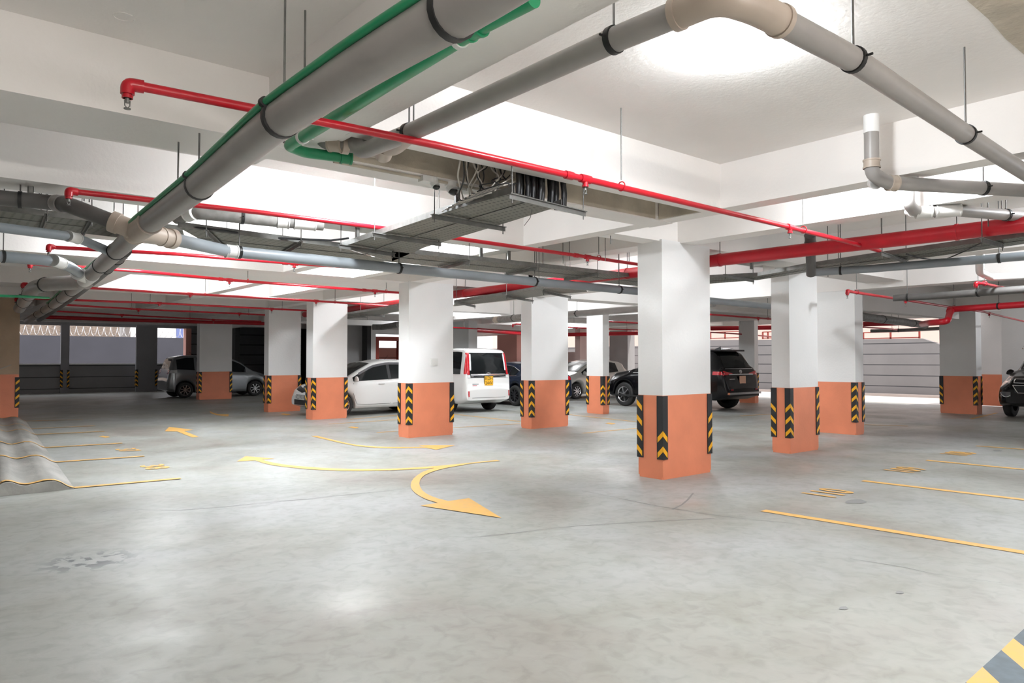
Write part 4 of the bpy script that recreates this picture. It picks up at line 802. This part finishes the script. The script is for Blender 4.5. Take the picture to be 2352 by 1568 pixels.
# white minivan seen from behind
L = 4.65; c = Car('white minivan with tall tail lamps and a yellow plate, seen from behind', L, 1.66, 1.83, WP, [(0, .6), (.08, .92), (.6, 1.08), (.95, 1.18), (1.3, 1.5), (1.75, 1.76), (2.3, 1.82), (L-.55, 1.82), (L-.22, 1.79), (L-.14, 1.70), (L-.05, 1.05), (L-.02, .8), (L, .5)],
    [(0, .6), (.9, 1.0), (1.5, 1.04), (L-.8, 1.08), (L, 1.08)], [(0, .6), (1, .72), (1.8, .70), (L-.5, .70), (L, .71)], .24, .85, 2.85, .31, w=[(0, .6), (.06, .7), (.3, .8), (.6, .83), (L-.5, .83), (L-.15, .82), (L-.04, .79), (L, .74)])
c.glasshouse([(1.35, 2.2), (2.28, 3.2), (3.3, L-.32)], (1.0, 1.75), (1.10, 1.70, .66, .60))
c.rect('lower_window_band', BLACK, -.72, .72, .99, 1.12, True, .006)
for sg in (1, -1):
    c.end('tail_lamp', TAIL, lambda u, v: (sg*(.66+.085*u-.04*v), 1.08+.62*v), True, .016); c.end('lamp_lens', LENS, lambda u, v: (sg*(.60+.055*u-.03*v), 1.20+.46*v), True, .02)
    c.end('lamp_lens', LENS, lambda u, v: (sg*(.64+.09*u), .99+.08*v), True, .016); c.side('tail_lamp_side', TAIL, L-.16, L-.07, 1.1, 1.66, off=.01, sides=(sg,)); c.rect('reflector', TAIL, sg*.72-.02, sg*.72+.02, .46, .62, True, .012)
b = c.rect('chrome_strip', CHROME, -.62, .62, 1.06, 1.10, True, .022); c.logo(0, 1.08, True, .06); c.plate(.0, .90, True, ['KDH', '244V'], PLY, .30, .26)
c.end('tailgate_gap', SEAMM, lambda u, v: ((2*u-1)*.6, .42+.01*v), True, .003)
c.rect('bumper_badge', mat('grey_lettering', (.3, .3, .32), .4), .36, .58, .80, .825, True); c.rect('bumper_badge', TAIL, .42, .58, .765, .78, True)
c.handle(L-1.5, 1.0, INK); c.mirror(1.35, 1.12, WP); c.place(12.68, 16.35+L/2, math.pi/2)
# navy saloon
L = 4.6; c = Car('dark blue saloon beside the white minivan', L, 1.8, 1.42, NP, [(0, .5), (.08, .7), (1.0, .92), (1.35, .98), (1.9, 1.30), (2.3, 1.40), (2.8, 1.42), (3.3, 1.36), (3.8, 1.16), (4.1, 1.06), (4.45, 1.04), (4.55, .85), (L, .55)],
    [(0, .5), (1.2, .9), (2.5, .94), (3.9, 1.0), (L, .95)], [(0, .6), (1.3, .75), (2.2, .62), (3.2, .62), (4, .74), (L, .7)], .17, .8, 2.8, .335, RIMB, 10)
c.glasshouse([(1.5, 2.5), (2.58, 3.2), (3.24, 3.62)], (1.4, 2.1), (1.1, 1.3, .5, .45)); c.side('window_trim', CHROME, 1.5, 3.7, lambda s: smo(c.belt_k, s)-.012, lambda s: smo(c.belt_k, s)+.006, off=.01)
c.side('roof_trim', CHROME, 1.9, 3.66, lambda s: smo(c.top_k, s, .035)-.088, lambda s: smo(c.top_k, s, .035)-.072, off=.008)
c.handle(2.4, .84, NP); c.handle(3.3, .86, NP); c.seam([(2.54, .95), (2.54, .3)]); c.seam([(2.6, .28), (3.2, .3), (3.45, .6)])
for sg in (1, -1): c.end('tail_lamp', TAIL, lambda u, v: (sg*(.45+.32*u), .84+.12*v), True)
c.place(15.95, 17.1+L/2, math.pi/2)
# grey hatchback behind the narrow column
c = Car('grey hatchback behind the narrow column', 3.9, 1.69, 1.5, GP, hb_top(3.9, 1.5), hb_belt(3.9), hb_wr(3.9, 1.69), .19, .80, 2.5, .30, RIMS, 9)
c.glasshouse([(1.12, 2.15), (2.2, 3.15)], (1.0, 1.72), (1.06, 1.36, .56, .46)); c.mirror(1.18, .98, GP); c.side('headlamp', LENS, .12, .5, lambda s: .66+.15*s, lambda s: .74+.2*s)
c.seam([(2.18, .98), (2.18, .3)]); c.place(18.7+1.95, 20.5, math.pi)
# maroon car far behind
c = Car('far maroon car with a pale roof line between two columns', 4.2, 1.7, 1.5, MP, hb_top(4.2, 1.5), hb_belt(4.2), hb_wr(4.2, 1.7), .2, .8, 2.6, .31)
c.glasshouse([(1.15, 2.2), (2.3, 3.3)], (1.0, 1.72), (1.06, 1.36, .56, .46), m=GLASSL); c.side('roof_rail', LENS, 1.4, 3.6, lambda s: smo(c.top_k, s)-.06, lambda s: smo(c.top_k, s)-.02, off=.01); c.place(22.9, 26.2, math.pi)
# black sport utility seen from behind
L = 4.75; suv_top = [(0, .7), (.06, .95), (.3, 1.08), (1.1, 1.18), (1.35, 1.26), (1.95, 1.70), (2.4, 1.79), (3.9, 1.79), (L-.62, 1.75), (L-.5, 1.70), (L-.16, 1.22), (L-.10, 1.0), (L-.04, .8), (L, .6)]
suv_belt = [(0, .7), (1.2, 1.10), (2.6, 1.14), (L-.9, 1.20), (L, 1.2)]; suv_wr = [(0, .6), (1.2, .78), (2, .70), (3.8, .68), (L, .72)]
c = Car('black sport utility car with red tail lamps, half hidden by the large column', L, 1.85, 1.8, BP, suv_top, suv_belt, suv_wr, .32, .9, 2.75, .385, RIMS, 6)
c.glasshouse([(1.5, 2.45), (2.52, 3.4), (3.5, 4.05)], (1.35, 2.0), (1.27, 1.66, .70, .56))
c.end('chrome_strip', CHROME, lambda u, v: ((2*u-1)*.62, 1.06+.03*v), True, .02); c.end('window_base_trim', CHROME, lambda u, v: ((2*u-1)*.70, 1.235+.012*v), True, .014)
for sg in (1, -1):
    c.end('tail_lamp', TAIL, lambda u, v: (sg*(.42+.42*u), 1.06+.12*v*(.4+.6*u)), True, .016); c.side('tail_lamp_side', TAIL, L-.45, L-.12, lambda s: 1.06, lambda s: 1.16, off=.01, sides=(sg,)); c.rect('reflector', TAIL, sg*.62-.06, sg*.62+.06, .62, .65, True, .014)
    b = MB(); b.tube([(1.0, sg*.66, 1.80), (.9, sg*.66, 1.835), (-1.5, sg*.66, 1.835), (-1.6, sg*.66, 1.80)], .018, 8); b.build('roof_rail', CHROME, c.e, True)
b = MB(); b.prism([(-L/2+.38, -.62), (-L/2+.38, .62), (-L/2+.82, .64), (-L/2+.82, -.64)], 1.75, 1.80); b.build('roof_spoiler', BP, c.e, True)
b = MB(); b.add([(-1.35, 0, 1.81), (-1.6, .02, 1.81), (-1.6, -.02, 1.81), (-1.58, 0, 1.90)], [(0, 1, 3), (1, 2, 3), (2, 0, 3)]); b.build('shark_fin_aerial', BP, c.e, True)
c.logo(0, 1.15, True, .055); c.plate(0, .92, True, ['', ''], mat('plate_faded', (.75, .42, .28), .5), .30, .22); c.rect('rear_badge', CHROME, .35, .62, .93, .95, True)
b = MB(); b.box((-L/2-.06, -.8, .50), (-L/2+.1, .8, .56)); b.build('rear_step', CHROME, c.e, True); c.side('side_trim', CHROME, 1.3, 4.0, lambda s: smo(c.belt_k, s)-.02, lambda s: smo(c.belt_k, s), off=.01)
b = MB(); b.box((1.9, -.97, .33), (-1.4, -.86, .38)); b.box((1.9, .86, .33), (-1.4, .97, .38)); b.build('side_step', UNDER, c.e, True)
c.mirror(1.6, 1.2, BP, .12); c.place(18.68, 11.95+L/2, math.pi/2)
# black sport utility facing the camera at the right edge
L = 4.8; c = Car('black sport utility car facing forward at the right edge, white plate', L, 1.88, 1.8, BP, suv_top[:7]+[(4.0, 1.80), (L-.5, 1.74), (L-.15, 1.2), (L, .7)], suv_belt, suv_wr, .30, .92, 2.8, .385, RIMS, 6)
c.glasshouse([(1.5, 2.45), (2.52, 3.4), (3.5, 4.05)], (1.35, 2.0), (1.27, 1.66, .70, .56), m=GLASSL)
def ringo(y0, y1, z0, z1, t, taper=0):
    pts = [(y0, z1), (y1, z1), (y1-taper, z0), (y0+taper, z0), (y0, z1)]; b = MB(); q = []
    for (a, za), (d_, zd) in zip(pts, pts[1:]):
        for k in range(8): y = a+(d_-a)*k/8; z = za+(zd-za)*k/8; q.append((c.endpt(y, z, False)+.02, y, z))
    q.append(q[0]); b.tube(q, t, 6); b.build('grille_surround', CHROME, c.e, True)
c.rect('grille', BLACK, -.5, .5, .90, 1.02, False, .01); c.rect('lower_grille', BLACK, -.48, .48, .66, .84, False, .01)
ringo(-.5, .5, .91, 1.01, .012); ringo(-.52, .52, .66, .85, .013, .12)
for sg in (1, -1):
    c.end('headlamp', LENSD, lambda u, v: (sg*(.56+.28*u), .90+.02*u+.15*v), False, .012); c.end('lamp_lens', LENS, lambda u, v: (sg*(.60+.07*u), .93+.06*v), False, .02)
    c.end('fog_lamp', LENSD, lambda u, v: (sg*(.56+.26*u), .56+.12*v), False, .012); b = MB(); q = [(c.endpt(sg*(.56+.05*k), .55+.02*abs(k-2.5), False)+.02, sg*(.56+.05*k), .55+.012*(k-2)**2) for k in range(6)]; b.tube(q, .010, 6); b.build('fog_lamp_trim', CHROME, c.e, True)
    b = MB(); b.tube([(1.0, sg*.66, 1.80), (.9, sg*.66, 1.85), (-1.5, sg*.66, 1.85), (-1.6, sg*.66, 1.80)], .018, 8); b.build('roof_rail', CHROME, c.e, True)
o = c.plate(0, .50, False, [''], PLW, .52, .12)
x = c.endpt(0, .5, False)+.032; text_mesh('plate_characters', 'KE', 1, Matrix(((0, 0, 0, x+.002), (.13, 0, 0, -.14), (0, .13, 0, .50), (0, 0, 0, 1))), INK, o)
c.mirror(1.55, 1.16, BP, .13); c.place(21.55+L/2, 5.55, math.pi)
# silver compact van in the dark bay
L = 4.2; c = Car('silver compact people carrier in the dark bay, tail to the left', L, 1.69, 1.67, SP, [(0, .55), (.08, .78), (.5, .95), (.85, 1.04), (1.4, 1.42), (1.9, 1.62), (2.4, 1.68), (3.5, 1.66), (L-.30, 1.58), (L-.22, 1.48), (L-.08, 1.05), (L-.03, .85), (L, .55)],
    [(0, .6), (.9, .97), (2.4, 1.02), (L-.6, 1.10), (L, 1.12)], [(0, .55), (1, .74), (2, .66), (3.6, .63), (L, .62)], .2, .8, 2.75, .31, RIMS, 8)
c.glasshouse([(1.2, 2.15), (2.25, 3.1), (3.2, 3.85)], (.95, 1.85), (1.15, 1.52, .58, .5)); c.mirror(1.25, 1.05, SP); c.seam([(1.15, .95), (1.1, .6), (1.2, .3)]); c.seam([(2.2, 1.0), (2.2, .3)])
for sg in (1, -1): c.end('tail_lamp', TAIL, lambda u, v: (sg*(.5+.22*u), .95+.16*v), True); c.side('lamp_lens', LENS, L-.35, L-.06, .98, 1.10, off=.01, sides=(sg,))
b = MB(); b.tube([(-.9, 0, 1.68), (-1.1, 0, 1.82)], .005, 5); b.build('aerial', INK, c.e, True)
c.place(7.55+L/2, 30.8, 0)
